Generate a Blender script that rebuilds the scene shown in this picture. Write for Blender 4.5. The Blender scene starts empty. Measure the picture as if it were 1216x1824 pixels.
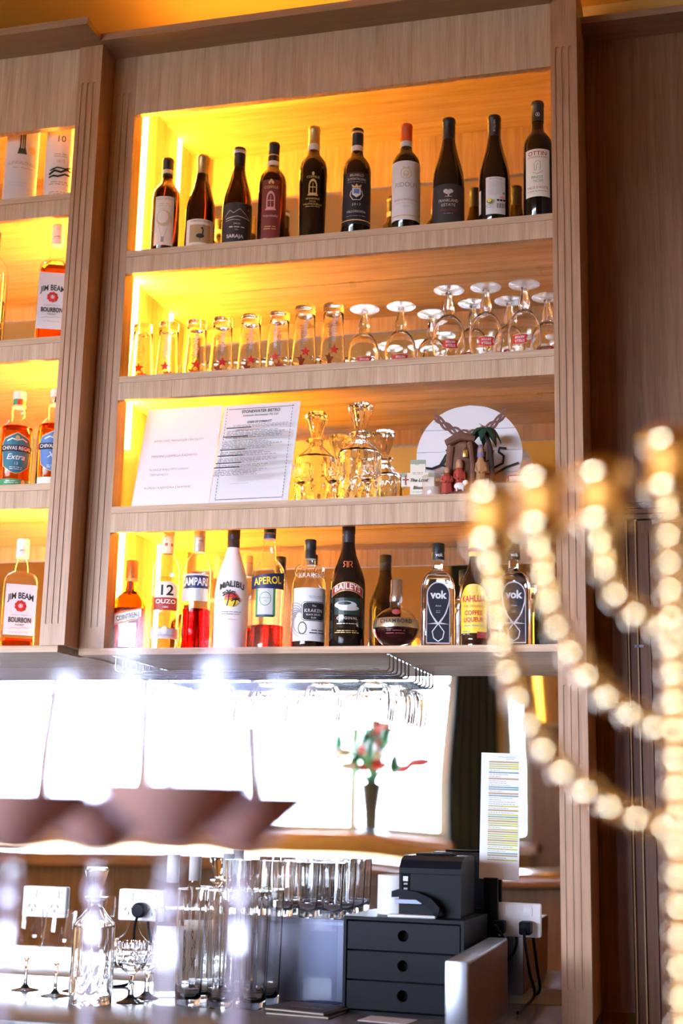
import bpy, bmesh, math, random
from mathutils import Vector, Matrix, geometry
random.seed(7)
sc = bpy.context.scene
COL = sc.collection
pi, sin, cos = math.pi, math.sin, math.cos

# ---------------------------------------------------------------- camera
Z0 = 1.36                                    # eye height above the floor
FPX = 2421.75                                # focal length in pixels of the 1216x1824 frame
YAW, PITCH, ROLL = .2638, .2132, .022
CAM = Vector((1.3315, -2.8656, Z0))
FW = Vector((-sin(YAW)*cos(PITCH), cos(YAW)*cos(PITCH), sin(PITCH)))
_r = Vector((cos(YAW), sin(YAW), 0)); _u = _r.cross(FW)
RT = _r*cos(ROLL) + _u*sin(ROLL); UP = _u*cos(ROLL) - _r*sin(ROLL)
cd = bpy.data.cameras.new('camera'); co = bpy.data.objects.new('camera', cd); COL.objects.link(co)
co.matrix_world = Matrix(((RT.x, UP.x, -FW.x, CAM.x), (RT.y, UP.y, -FW.y, CAM.y), (RT.z, UP.z, -FW.z, CAM.z), (0, 0, 0, 1)))
cd.sensor_fit = 'VERTICAL'; cd.sensor_height = 36; cd.lens = FPX/1824*36
cd.clip_start = .05
cd.dof.use_dof = True; cd.dof.focus_distance = 3.08; cd.dof.aperture_fstop = 2.05
sc.camera = co

# ---------------------------------------------------------------- daylight, exposure
wd = bpy.data.worlds.new('world'); sc.world = wd; wd.use_nodes = True
bg = wd.node_tree.nodes['Background']
bg.inputs['Color'].default_value = (.84, .91, 1.16, 1); bg.inputs['Strength'].default_value = 38
def portal(x, y, z, w, h):
    l = bpy.data.lights.new('window_portal', 'AREA'); l.shape = 'RECTANGLE'; l.size = w; l.size_y = h
    l.cycles.is_portal = True
    o = bpy.data.objects.new('window_portal', l); COL.objects.link(o)
    o.location = (x, y, z); o.rotation_euler = (pi/2, 0, 0)
vs = sc.view_settings
vs.view_transform = 'Standard'; vs.look = 'None'; vs.gamma = 1; vs.use_curve_mapping = False
vs.exposure = 1.15
cy = sc.cycles
cy.use_denoising = True
cy.max_bounces = 16; cy.transmission_bounces = 14; cy.transparent_max_bounces = 32; cy.glossy_bounces = 6; cy.diffuse_bounces = 5
cy.caustics_reflective = True; cy.caustics_refractive = True; cy.blur_glossy = .6
cy.sample_clamp_indirect = 18

# ---------------------------------------------------------------- pixel helpers (real depth is always given)
def at_y(px, py, y):
    d = FW + RT*((px-608)/FPX) - UP*((py-912)/FPX)
    return CAM + d*((y-CAM.y)/d.y)
def at_z(px, py, z):
    d = FW + RT*((px-608)/FPX) - UP*((py-912)/FPX)
    return CAM + d*((z-CAM.z)/d.z)
def x_at(px, y, z):                          # x of the point at depth y, height z that shows at column px
    k = (px-608)/FPX; a = RT - FW*k
    return CAM.x - (a.y*(y-CAM.y) + a.z*(z-CAM.z))/a.x

# ---------------------------------------------------------------- materials
def mat(name, col=(.5, .5, .5), rough=.5, metal=0, trans=0, ior=1.45, emit=None, es=0, spec=.5, coat=0):
    m = bpy.data.materials.new(name); m.use_nodes = True
    b = m.node_tree.nodes['Principled BSDF']
    b.inputs['Base Color'].default_value = (*col, 1); b.inputs['Roughness'].default_value = rough
    b.inputs['Metallic'].default_value = metal; b.inputs['Transmission Weight'].default_value = trans
    b.inputs['IOR'].default_value = ior; b.inputs['Specular IOR Level'].default_value = spec
    b.inputs['Coat Weight'].default_value = coat
    if emit: b.inputs['Emission Color'].default_value = (*emit, 1); b.inputs['Emission Strength'].default_value = es
    return m
def nodes(m): return m.node_tree.nodes, m.node_tree.links
def wood(name, c1, c2, axis, rough=.42, sc_=1.0, coat=0, spec=.4):
    """grain runs along axis ('x','y' or 'z') of the object"""
    m = mat(name, c1, rough, coat=coat, spec=spec); n, l = nodes(m); b = n['Principled BSDF']
    tc = n.new('ShaderNodeTexCoord'); mp = n.new('ShaderNodeMapping')
    s = {'x': (1.2, 34, 34), 'y': (34, 1.2, 34), 'z': (34, 34, 1.2)}[axis]
    mp.inputs['Scale'].default_value = [v*sc_ for v in s]
    l.new(tc.outputs['Object'], mp.inputs['Vector'])
    n1 = n.new('ShaderNodeTexNoise'); n1.inputs['Scale'].default_value = 1.6; n1.inputs['Detail'].default_value = 5; n1.inputs['Distortion'].default_value = .7
    n2 = n.new('ShaderNodeTexNoise'); n2.inputs['Scale'].default_value = 9; n2.inputs['Detail'].default_value = 3
    l.new(mp.outputs['Vector'], n1.inputs['Vector']); l.new(mp.outputs['Vector'], n2.inputs['Vector'])
    mx = n.new('ShaderNodeMath'); mx.operation = 'MULTIPLY_ADD'; mx.inputs[1].default_value = .45
    l.new(n2.outputs['Fac'], mx.inputs[0]); 
    m2 = n.new('ShaderNodeMath'); m2.operation = 'MULTIPLY'; m2.inputs[1].default_value = .55
    l.new(n1.outputs['Fac'], m2.inputs[0]); l.new(m2.outputs[0], mx.inputs[2])
    r = n.new('ShaderNodeValToRGB'); r.color_ramp.elements[0].position = .34; r.color_ramp.elements[1].position = .66
    r.color_ramp.elements[0].color = (*c2, 1); r.color_ramp.elements[1].color = (*c1, 1)
    l.new(mx.outputs[0], r.inputs['Fac']); l.new(r.outputs['Color'], b.inputs['Base Color'])
    bp = n.new('ShaderNodeBump'); bp.inputs['Strength'].default_value = .12; bp.inputs['Distance'].default_value = .001
    l.new(mx.outputs[0], bp.inputs['Height']); l.new(bp.outputs['Normal'], b.inputs['Normal'])
    return m
def thin(name, tint=(1, 1, 1), edge=(.72, .76, .80), refl=.75, bump=0, bscale=60, base=.05):
    """thin-walled clear glass: fresnel mirror over a clear pane whose edges look denser"""
    m = bpy.data.materials.new(name); m.use_nodes = True; n, l = nodes(m); n.remove(n['Principled BSDF'])
    out = n['Material Output']
    t = n.new('ShaderNodeBsdfTransparent'); g = n.new('ShaderNodeBsdfGlossy'); g.inputs['Roughness'].default_value = .02
    mx = n.new('ShaderNodeMixShader'); lw = n.new('ShaderNodeLayerWeight'); lw.inputs['Blend'].default_value = .5
    pw = n.new('ShaderNodeMath'); pw.operation = 'POWER'; pw.inputs[1].default_value = 3.0
    fr = n.new('ShaderNodeMath'); fr.operation = 'MULTIPLY_ADD'; fr.inputs[1].default_value = refl; fr.inputs[2].default_value = base
    l.new(lw.outputs['Facing'], pw.inputs[0]); l.new(pw.outputs[0], fr.inputs[0])
    rp = n.new('ShaderNodeValToRGB'); rp.color_ramp.elements[0].color = (*tint, 1); rp.color_ramp.elements[0].position = .55
    rp.color_ramp.elements[1].color = (*[a*b for a, b in zip(tint, edge)], 1)
    l.new(lw.outputs['Facing'], rp.inputs['Fac']); l.new(rp.outputs['Color'], t.inputs['Color'])
    l.new(fr.outputs[0], mx.inputs['Fac']); l.new(t.outputs[0], mx.inputs[1]); l.new(g.outputs[0], mx.inputs[2])
    l.new(mx.outputs[0], out.inputs['Surface'])
    if bump:
        nz = n.new('ShaderNodeTexNoise'); nz.inputs['Scale'].default_value = bscale
        bp = n.new('ShaderNodeBump'); bp.inputs['Strength'].default_value = bump; bp.inputs['Distance'].default_value = .002
        l.new(nz.outputs['Fac'], bp.inputs['Height'])
        for q in (g, lw): l.new(bp.outputs['Normal'], q.inputs['Normal'])
    return m
def clear(name, col=(1, 1, 1), rough=0.0, ior=1.47):
    m = bpy.data.materials.new(name); m.use_nodes = True; n, l = nodes(m); n.remove(n['Principled BSDF'])
    g = n.new('ShaderNodeBsdfGlass'); g.inputs['Color'].default_value = (*col, 1); g.inputs['Roughness'].default_value = rough; g.inputs['IOR'].default_value = ior
    l.new(g.outputs[0], n['Material Output'].inputs['Surface'])
    return m
def paint(name, col, var=.06, rough=.8, scale=3):
    m = mat(name, col, rough, spec=.25); n, l = nodes(m); b = n['Principled BSDF']
    tc = n.new('ShaderNodeTexCoord'); nz = n.new('ShaderNodeTexNoise'); nz.inputs['Scale'].default_value = scale; nz.inputs['Detail'].default_value = 4
    l.new(tc.outputs['Object'], nz.inputs['Vector'])
    r = n.new('ShaderNodeValToRGB')
    r.color_ramp.elements[0].color = (*[c*(1-var) for c in col], 1); r.color_ramp.elements[1].color = (*[min(1, c*(1+var)) for c in col], 1)
    l.new(nz.outputs['Fac'], r.inputs['Fac']); l.new(r.outputs['Color'], b.inputs['Base Color'])
    return m
def mirror(name, col=(.93, .95, .94), bump=0, scale=2.0):
    m = mat(name, col, .006, 1)
    if bump:
        n, l = nodes(m); tc = n.new('ShaderNodeTexCoord'); nz = n.new('ShaderNodeTexNoise')
        nz.inputs['Scale'].default_value = scale; nz.inputs['Detail'].default_value = 0
        l.new(tc.outputs['Object'], nz.inputs['Vector'])
        bp = n.new('ShaderNodeBump'); bp.inputs['Strength'].default_value = 1; bp.inputs['Distance'].default_value = bump
        l.new(nz.outputs['Fac'], bp.inputs['Height']); l.new(bp.outputs['Normal'], n['Principled BSDF'].inputs['Normal'])
    return m
LAM1, LAM2 = (.64, .475, .335), (.42, .285, .185)
M = dict(
    lam_z=wood('oak_laminate_upright', LAM1, LAM2, 'z', .55, spec=.12), lam_x=wood('oak_laminate_level', LAM1, LAM2, 'x', .6, spec=.08),
    post=wood('oak_post', (.48, .30, .185), (.33, .185, .105), 'z', .4),
    cor=wood('oak_cornice', (.36, .24, .16), (.27, .17, .105), 'x', .45),
    dark_z=wood('shaded_oak_and_timber_upright', (.27, .145, .085), (.17, .082, .045), 'z', .45),  # right panel is oak laminate with shade in its colour; elsewhere brown timber
    dark_x=wood('shaded_oak_level', (.33, .21, .15), (.23, .14, .09), 'x', .45),  # same oak for the recessed cornice, shade mixed into the colour
    door=wood('door_veneer', (.22, .105, .055), (.14, .06, .03), 'z', .38),
    bead_trim=mat('gilt_bead_trim', (.50, .33, .15), .4),
    mir=mirror('shelf_mirror'), mir_low=mirror('wavy_mirror', (.9, .93, .92), .0035, 2.2),
    led=mat('led_diffuser', (1, .9, .7), .5, emit=(1, .435, .032), es=400),
    led_ch=mat('led_channel', (.75, .62, .42), .5),
    glass=thin('thin_clear_glass'), pane=thin('window_pane', (.97, 1, 1), (.9, .95, .95)),
    crystal=clear('crystal_glass'), crystal_thin=thin('ribbed_thin_glass', (1, 1, 1), (.72, .74, .77), .8, .9, 40),
    ceil=paint('amber_ceiling', (.80, .40, .07)), wall=paint('ochre_wall', (.66, .42, .13)),
    cream=paint('cream_wall', (.62, .36, .16)),
    floor=paint('floor_board', (.22, .13, .08), .2, .5),
    steel=mat('brushed_steel', (.26, .28, .36), .6, 1), chrome=mat('chrome_wire', (.30, .31, .34), .2, 1),
    stone=mat('grey_counter_stone', (.16, .16, .165), .22),
    bartop=wood('bar_top_wood', (.40, .20, .11), (.28, .12, .06), 'x', .2),
    white=mat('white_paper', (.70, .70, .73), .7), ink=mat('black_ink', (.015, .015, .018), .6),
    black=mat('black_plastic', (.007, .008, .012), .45, spec=.10), blackm=mat('matte_black', (.004, .004, .005), .6, spec=.06),
    etch=mat('etched_print', (.50, .52, .58), .5), grey=mat('grey_print', (.30, .30, .32), .6), lgrey=mat('pale_grey', (.6, .6, .62), .5),
    red=mat('red_print', (.62, .03, .025), .5), dred=mat('dark_red_print', (.36, .035, .03), .5),
    gold=mat('gold_foil', (.72, .47, .15), .3, .9), goldp=mat('gold_print', (.70, .50, .20), .4, .3),
    cream_lab=mat('cream_label', (.80, .76, .66), .6), beige=mat('beige_print', (.62, .52, .36), .6),
    socket=mat('socket_white', (.82, .82, .86), .35),
    navy=mat('navy_print', (.02, .03, .10), .45), green=mat('green_print', (.05, .30, .12), .5),
    yellow=mat('yellow_print', (.85, .62, .05), .5), orange=mat('orange_print', (.75, .16, .02), .4),
    blue=mat('blue_print', (.10, .22, .50), .5), teal=mat('teal_print', (.03, .17, .24), .5),
    silver=mat('silver_print', (.72, .73, .76), .35, .5), pink=mat('pink_print', (.75, .35, .35), .6),
    wine_glass=mat('dark_wine_bottle_glass', (.016, .002, .0016), .04, 0, .4, 1.5), 
    wine_black=mat('black_wine_bottle_glass', (.012, .008, .006), .06),
    amber=clear('amber_glass', (.78, .36, .06), 0, 1.4),
)

# ---------------------------------------------------------------- mesh builder
class MB:
    def __init__(s): s.v = []; s.f = []
    def add(s, vs_, fs):
        o = len(s.v); s.v += [tuple(v) for v in vs_]; s.f += [tuple(i+o for i in f) for f in fs]; return s
    def box(s, x0, x1, y0, y1, z0, z1):
        return s.add([(x0, y0, z0), (x1, y0, z0), (x1, y1, z0), (x0, y1, z0), (x0, y0, z1), (x1, y0, z1), (x1, y1, z1), (x0, y1, z1)],
                     [(3, 2, 1, 0), (4, 5, 6, 7), (0, 1, 5, 4), (1, 2, 6, 5), (2, 3, 7, 6), (3, 0, 4, 7)])
    def rbox(s, x0, x1, y0, y1, z0, z1, b=.003):
        """box with chamfered edges"""
        bm = bmesh.new(); bmesh.ops.create_cube(bm, size=1)
        for v in bm.verts: v.co = ((x0+x1)/2+v.co.x*(x1-x0), (y0+y1)/2+v.co.y*(y1-y0), (z0+z1)/2+v.co.z*(z1-z0))
        bmesh.ops.bevel(bm, geom=bm.edges[:], offset=b, segments=2, affect='EDGES', profile=.5)
        bm.verts.index_update(); s.add([v.co for v in bm.verts], [[v.index for v in f.verts] for f in bm.faces]); bm.free(); return s
    def lathe(s, prof, n=32, c=(0, 0, 0), mod=None, cap=True):
        """prof: (r, z) from bottom up; mod(theta, i, r, z) may change r"""
        o = []; rows = []
        for i, (r, z) in enumerate(prof):
            if r < 1e-6: rows.append([len(o)]); o.append((c[0], c[1], c[2]+z)); continue
            row = []
            for k in range(n):
                t = 2*pi*k/n; rr = mod(t, i, r, z) if mod else r
                row.append(len(o)); o.append((c[0]+rr*cos(t), c[1]+rr*sin(t), c[2]+z))
            rows.append(row)
        fs = []
        for a, b in zip(rows, rows[1:]):
            if len(a) == 1 and len(b) == 1: continue
            for k in range(n):
                j = (k+1) % n
                if len(a) == 1: fs.append((a[0], b[j], b[k]))
                elif len(b) == 1: fs.append((a[k], a[j], b[0]))
                else: fs.append((a[k], a[j], b[j], b[k]))
        return s.add(o, fs)
    def prism(s, pts, y0, y1, axis='y'):
        """outline in xz pushed along y (or in xy pushed along z with axis 'z')"""
        n = len(pts)
        if axis == 'y': vs_ = [(x, y0, z) for x, z in pts]+[(x, y1, z) for x, z in pts]
        elif axis == 'z': vs_ = [(x, y, y0) for x, y in pts]+[(x, y, y1) for x, y in pts]
        else: vs_ = [(y0, a, b) for a, b in pts]+[(y1, a, b) for a, b in pts]
        fs = [tuple(range(n)), tuple(range(2*n-1, n-1, -1))]+[(i, i+n, (i+1) % n+n, (i+1) % n) for i in range(n)]
        return s.add(vs_, fs)
    def tube(s, path, r, n=8, closed=False):
        P_ = [Vector(p) for p in path]; m = len(P_); o = []; ref = None
        for i, p in enumerate(P_):
            a = P_[(i-1) % m] if (closed or i) else p; b = P_[(i+1) % m] if (closed or i < m-1) else p
            t = (b-a).normalized()
            if ref is None: ref = t.orthogonal().normalized()
            ref = (ref - t*ref.dot(t)); ref = ref.normalized() if ref.length > 1e-6 else t.orthogonal().normalized()
            q = t.cross(ref); rr = r[i] if isinstance(r, (list, tuple)) else r
            for k in range(n):
                w = 2*pi*k/n; o.append(p + (ref*cos(w)+q*sin(w))*rr)
        fs = []
        for i in range(m if closed else m-1):
            j = (i+1) % m
            for k in range(n): fs.append((i*n+k, i*n+(k+1) % n, j*n+(k+1) % n, j*n+k))
        if not closed: fs += [tuple(range(n-1, -1, -1)), tuple((m-1)*n+k for k in range(n))]
        return s.add(o, fs)
    def ball(s, c, r, n=12, m=8, sx=1, sy=1, sz=1):
        pr = [(r*sin(pi*i/m), -r*cos(pi*i/m)) for i in range(m+1)]; pr[0] = (0, -r); pr[-1] = (0, r)
        k = len(s.v); s.lathe(pr, n)
        for i in range(k, len(s.v)):
            x, y, z = s.v[i]; s.v[i] = (c[0]+x*sx, c[1]+y*sy, c[2]+z*sz)
        return s
    def mesh(s, name, smooth=True, ang=40):
        me = bpy.data.meshes.new(name); me.from_pydata(s.v, [], s.f); me.update()
        if smooth:
            me.polygons.foreach_set('use_smooth', [True]*len(me.polygons)); me.set_sharp_from_angle(angle=math.radians(ang))
        return me
    def build(s, name, m, parent=None, smooth=True, ang=40, loc=(0, 0, 0), rz=0):
        return put(name, s.mesh(name, smooth, ang), m, parent, loc, rz)
def put(name, me, m, parent=None, loc=(0, 0, 0), rz=0):
    o = bpy.data.objects.new(name, me); COL.objects.link(o)
    if m is not None and not me.materials: me.materials.append(M[m] if isinstance(m, str) else m)
    o.location = loc; o.rotation_euler = (0, 0, rz)
    if parent: o.parent = parent
    return o
def tag(o, label, cat, group=None):
    o['label'] = label; o['category'] = cat
    if group: o['group'] = group
    return o
def thing(name, label, cat, loc=(0, 0, 0), rz=0, group=None):
    o = bpy.data.objects.new(name, None); COL.objects.link(o); o.empty_display_size = .05
    o.location = loc; o.rotation_euler = (0, 0, rz)
    return tag(o, label, cat, group)
def struct(o): o['kind'] = 'structure'; return o
def dup(root, loc=None, rz=None, label=None, group=None):
    r = root.copy(); COL.objects.link(r)
    if loc is not None: r.location = loc
    if rz is not None: r.rotation_euler = (0, 0, rz)
    if label: r['label'] = label
    if group: r['group'] = group
    for ch in list(root.children):
        c = ch.copy(); COL.objects.link(c); c.parent = r
        for g in ch.children:
            d = g.copy(); COL.objects.link(d); d.parent = c
    return r

# ---------------------------------------------------------------- flat print: text, bars, discs, bent round a bottle of radius R
_fc = {}
def text_mesh(t, bold=0, shear=0, spacing=1):
    k = (t, bold, shear, spacing)
    if k in _fc: return _fc[k]
    cu = bpy.data.curves.new('t', 'FONT'); cu.body = t; cu.align_x = 'CENTER'; cu.align_y = 'CENTER'; cu.size = 1
    cu.resolution_u = 3; cu.offset = bold; cu.shear = shear; cu.space_character = spacing
    o = bpy.data.objects.new('t', cu); me = bpy.data.meshes.new_from_object(o)
    vs_ = [tuple(v.co[:2]) for v in me.vertices]; fs = [tuple(p.vertices) for p in me.polygons]
    bpy.data.objects.remove(o); bpy.data.curves.remove(cu); bpy.data.meshes.remove(me)
    _fc[k] = (vs_, fs); return _fc[k]
def T(t, u, v, size, m='ink', w=None, rot=0, bold=0, shear=0, arch=0, sp=1): return ('t', t, u, v, size, m, w, rot, bold, shear, arch, sp)
def Rr(u0, v0, u1, v1, m): return ('p', [(u0, v0), (u1, v0), (u1, v1), (u0, v1)], m)
def Po(pts, m): return ('p', pts, m)
def Di(u, v, rx, ry, m, n=20): return ('p', [(u+rx*cos(2*pi*i/n), v+ry*sin(2*pi*i/n)) for i in range(n)], m)
def Star(u, v, r, m, rot=0): return ('p', [(u+(r if i % 2 == 0 else r*.42)*sin(rot+pi*i/5), v+(r if i % 2 == 0 else r*.42)*cos(rot+pi*i/5)) for i in range(10)], m)
def Ln(pts, w, m):
    """stroke along a polyline"""
    return ('l', pts, w, m)
def Lines(u0, u1, v0, v1, n, m='grey', seed=1, th=.35, just='c'):
    """rows of print too small to read: word-length dashes"""
    rr = random.Random(seed); out = []; dv = (v1-v0)/n
    for i in range(n):
        v = v1-dv*(i+.5); w = (u1-u0)*(rr.uniform(.7, 1) if just != 'j' else 1); u = (u0+u1)/2-w/2 if just == 'c' else u0
        e = u+w
        while u < e:
            q = min(e, u+abs(dv)*rr.uniform(1.0, 3.2)); out.append(Rr(u, v-dv*th/2, q, v+dv*th/2, m)); u = q+abs(dv)*.45
    return out
def slice_u(vs_, fs, step):
    """cut flat print into narrow upright strips so that it can follow a round bottle"""
    bm = bmesh.new(); bv = [bm.verts.new((a, b, 0)) for a, b in vs_]
    for f in fs:
        try: bm.faces.new([bv[i] for i in f])
        except ValueError: pass
    lo = min(a for a, b in vs_); hi = max(a for a, b in vs_); u = math.ceil(lo/step)*step
    while u < hi:
        bmesh.ops.bisect_plane(bm, geom=bm.verts[:]+bm.edges[:]+bm.faces[:], plane_co=(u, 0, 0), plane_no=(1, 0, 0), dist=1e-7); u += step
    bm.verts.index_update()
    out = [tuple(v.co[:2]) for v in bm.verts], [tuple(v.index for v in f.verts) for f in bm.faces]
    bm.free(); return out
def decal(parent, R, z0, els, lift=.0006, name='lettering', turn=0, step=.00016):
    """els drawn in (u, v) metres; R None = flat on the xz plane facing -y"""
    by = {}
    order = 0
    for e in els:
        m = e[5] if e[0] == 't' else e[-1]
        d = by.setdefault(m, ([], [])); off = lift+step*order
        vs_, fs = [], []
        if e[0] == 't':
            _, t, u, v, size, _, w, rot, bold, shear, arch, sp = e
            tv, tf = text_mesh(t, bold, shear, sp)
            if not tv: continue
            xs = [a for a, b in tv]; k = size; kx = (w/(max(xs)-min(xs)) if w else size)
            for a, b in tv:
                a2, b2 = a*kx, b*k
                if arch: b2 -= arch*(a2*a2)
                vs_.append((u+a2*cos(rot)-b2*sin(rot), v+a2*sin(rot)+b2*cos(rot)))
            fs = tf
        elif e[0] == 'p':
            vs_ = list(e[1]); 
            tri = geometry.tessellate_polygon([[Vector((a, b, 0)) for a, b in vs_]])
            fs = [tuple(t) for t in tri]
        else:
            pts, w = e[1], e[2]
            for i, (a, b) in enumerate(pts):
                p0 = pts[max(0, i-1)]; p1 = pts[min(len(pts)-1, i+1)]; dx, dy = p1[0]-p0[0], p1[1]-p0[1]; q = math.hypot(dx, dy) or 1
                ww = w[i] if isinstance(w, (list, tuple)) else w
                vs_ += [(a-dy/q*ww/2, b+dx/q*ww/2), (a+dy/q*ww/2, b-dx/q*ww/2)]
            fs = [(2*i, 2*i+1, 2*i+3, 2*i+2) for i in range(len(pts)-1)]
        if R and vs_ and max(a for a, b in vs_)-min(a for a, b in vs_) > R*.22: vs_, fs = slice_u(vs_, fs, R*.16)
        o = len(d[0])
        for a, b in vs_:
            if R: t = a/R+turn; rr = R+off; d[0].append((rr*sin(t), -rr*cos(t), z0+b))
            else: d[0].append((a, -off, z0+b))
        d[1].extend([tuple(i+o for i in f) for f in fs])
        order += 1 if e[0] != 't' else 0
    for m, (v, f) in by.items():
        b = MB(); b.add(v, f); o = b.build(name, m, parent, smooth=False)
        if len(f) > 1: o['kind'] = 'stuff'
def patch(parent, name, R, w, z0, z1, m, lift=.0003, turn=0, top=None, n=16, label=None):
    """paper label bent round a bottle; top(q) may shape the upper edge (q in -1..1)"""
    b = MB(); vs_ = []
    for i in range(n+1):
        u = -w/2+w*i/n; zt = z1+(top(2*i/n-1) if top else 0)
        for zz in (z0, zt):
            if R: t = u/R+turn; vs_.append(((R+lift)*sin(t), -(R+lift)*cos(t), zz))
            else: vs_.append((u, -lift, zz))
    b.add(vs_, [(2*i, 2*i+2, 2*i+3, 2*i+1) for i in range(n)])
    o = b.build(name, m, parent)
    if label: o['label'] = label
    return o

# ================================================================ the room
def zz(r): return Z0+r
CEIL = zz(2.0); WY = -5.6; MY = .272            # ceiling, window wall, mirror plane
struct(MB().box(-5, 4.2, WY-.2, .4, -.1, 0).build('floor', 'floor', smooth=False))
struct(MB().box(-5, 4.2, WY-.2, .4, CEIL, CEIL+.1).build('ceiling', 'ceil', smooth=False))
struct(MB().box(-5, 4.2, .285, .4, 0, CEIL).build('wall_back', 'wall', smooth=False))
struct(MB().box(-5.1, -5, WY-.2, .4, 0, CEIL).build('wall_left', 'cream', smooth=False))
struct(MB().box(4.2, 4.3, WY-.2, .4, 0, CEIL).build('wall_right', 'wall', smooth=False))
W1 = (-4.3, -.33, zz(-.17), zz(.97)); W2 = (-.005, .165, zz(-.17), zz(.70))
wf = MB()
for a in ((-5, W1[0], 0, CEIL), (W1[0], W1[1], 0, W1[2]), (W1[0], W1[1], W1[3], CEIL), (W1[1], W2[0], 0, CEIL), (W2[0], W2[1], 0, W2[2]), (W2[0], W2[1], W2[3], CEIL)):
    wf.box(a[0], a[1], WY-.2, WY, a[2], a[3])
struct(wf.build('wall_window', 'cream', smooth=False))
struct(MB().box(W2[1], 4.2, WY-.2, WY+.02, 0, CEIL).build('wall_timber', 'dark_z', smooth=False))
M['frame'] = mat('window_frame_paint', (.55, .60, .58), .5); M['slate'] = mat('slate_curtain', (.055, .075, .08), .9)
M['sillw'] = wood('sill_wood', (.42, .20, .08), (.30, .13, .05), 'x', .35)
def window(name, w, mull, rails):
    e = bpy.data.objects.new(name, None); COL.objects.link(e); struct(e); e.location = (0, WY-.1, 0)
    x0, x1, z0, z1 = w; t = .05
    f = MB(); f.box(x0, x1, -.04, .06, z0, z0+t).box(x0, x1, -.04, .06, z1-t, z1).box(x0, x0+t, -.04, .06, z0+t, z1-t).box(x1-t, x1, -.04, .06, z0+t, z1-t)
    f.build('window_frame', 'frame', e, smooth=False)
    xs = [x0+t]+mull+[x1-t]; zs = [z0+t]+rails+[z1-t]
    for m in mull: MB().box(m-.03, m+.03, -.04, .06, z0+t, z1-t).build('mullion', 'frame', e, smooth=False)
    for r in rails: MB().box(x0+t, x1-t, -.035, .05, r-.02, r+.02).build('transom', 'frame', e, smooth=False)
    for a, b in zip(xs, xs[1:]):
        for c, d in zip(zs, zs[1:]): MB().box(a, b, .0, .006, c, d).build('pane', 'pane', e, smooth=False)
    MB().box(x0-.06, x1+.06, .06, .30, z0-.05, z0).build('window_sill', 'sillw', e, smooth=False)
    portal((x0+x1)/2, WY-.16, (z0+z1)/2, x1-x0, z1-z0)
window('window_1', W1, [-3.3, -2.5, -1.72, -.94], [zz(.78)])
window('window_2', W2, [], [])
struct(MB().box(-14, 12, -30, WY-.25, -.3, -.2).build('floor_outside', paint('garden_paving', (.10, .11, .09)), smooth=False))
# slate curtain between the two windows, hanging in folds
cu = MB(); n = 48
vs_ = []
for i in range(n+1):
    x = -.30+.285*i/n; y = WY+.16+.028*sin(i*pi/4)
    vs_ += [(x, y, .15), (x, y, CEIL-.1)]
cu.add(vs_, [(2*i, 2*i+2, 2*i+3, 2*i+1) for i in range(n)])
tag(cu.build('curtain', 'slate'), 'dark slate curtain hanging between the two windows behind the bar', 'curtain')
# lit bottle niche on the timber wall, seen in the mirror
nx0, nx1, nz0, nz1 = .20, .62, zz(.50), zz(.98)
e = thing('display_niche', 'small LED-lit wall box with an amber bottle, on the timber wall', 'display box', ((nx0+nx1)/2, WY+.02, nz0))
w_, h_ = nx1-nx0, nz1-nz0
MB().box(-w_/2, w_/2, 0, .01, 0, h_).build('back', 'lam_z', e, smooth=False)
for x in (-w_/2, w_/2-.018): MB().box(x, x+.018, .01, .16, 0, h_).build('side', 'lam_z', e, smooth=False)
for z in (0, h_-.018): MB().box(-w_/2+.018, w_/2-.018, .01, .16, z, z+.018).build('board', 'lam_x', e, smooth=False)
MB().box(-w_/2+.019, -w_/2+.07, .012, .022, .02, h_-.02).build('led_strip', mat('niche_led', (1, .9, .7), .5, emit=(1, .5, .05), es=3), e, smooth=False)
e = thing('niche_bottle', 'amber bottle standing in the lit wall box', 'bottle', ((nx0+nx1)/2+.03, WY+.10, nz0+.018))
MB().lathe([(0, 0), (.05, 0), (.055, .01), (.055, .20), (.045, .24), (.02, .28), (.018, .36), (0, .36)], 28).build('glass', 'amber', e)
MB().lathe([(.02, .34), (.02, .385), (0, .386)], 20).build('cap', 'blackm', e)
# low ochre bench wall under the windows
tag(MB().rbox(-4.4, 1.6, WY+.36, WY+.80, 0, zz(-.30), .01).build('bench_back', 'wall'), 'ochre painted low bench wall below the bright windows', 'bench')
# round ceiling light
e = thing('ceiling_light', 'round white ceiling light set in the amber ceiling', 'ceiling light', (-.9, -3.4, CEIL))
MB().lathe([(.11, -.03), (.12, -.02), (.12, 0)], 32).build('trim_ring', 'frame', e)
MB().lathe([(0, -.026), (.105, -.03)], 32).build('diffuser', mat('ceiling_lamp', (1, 1, 1), .4, emit=(1, .8, .5), es=4), e)

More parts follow.
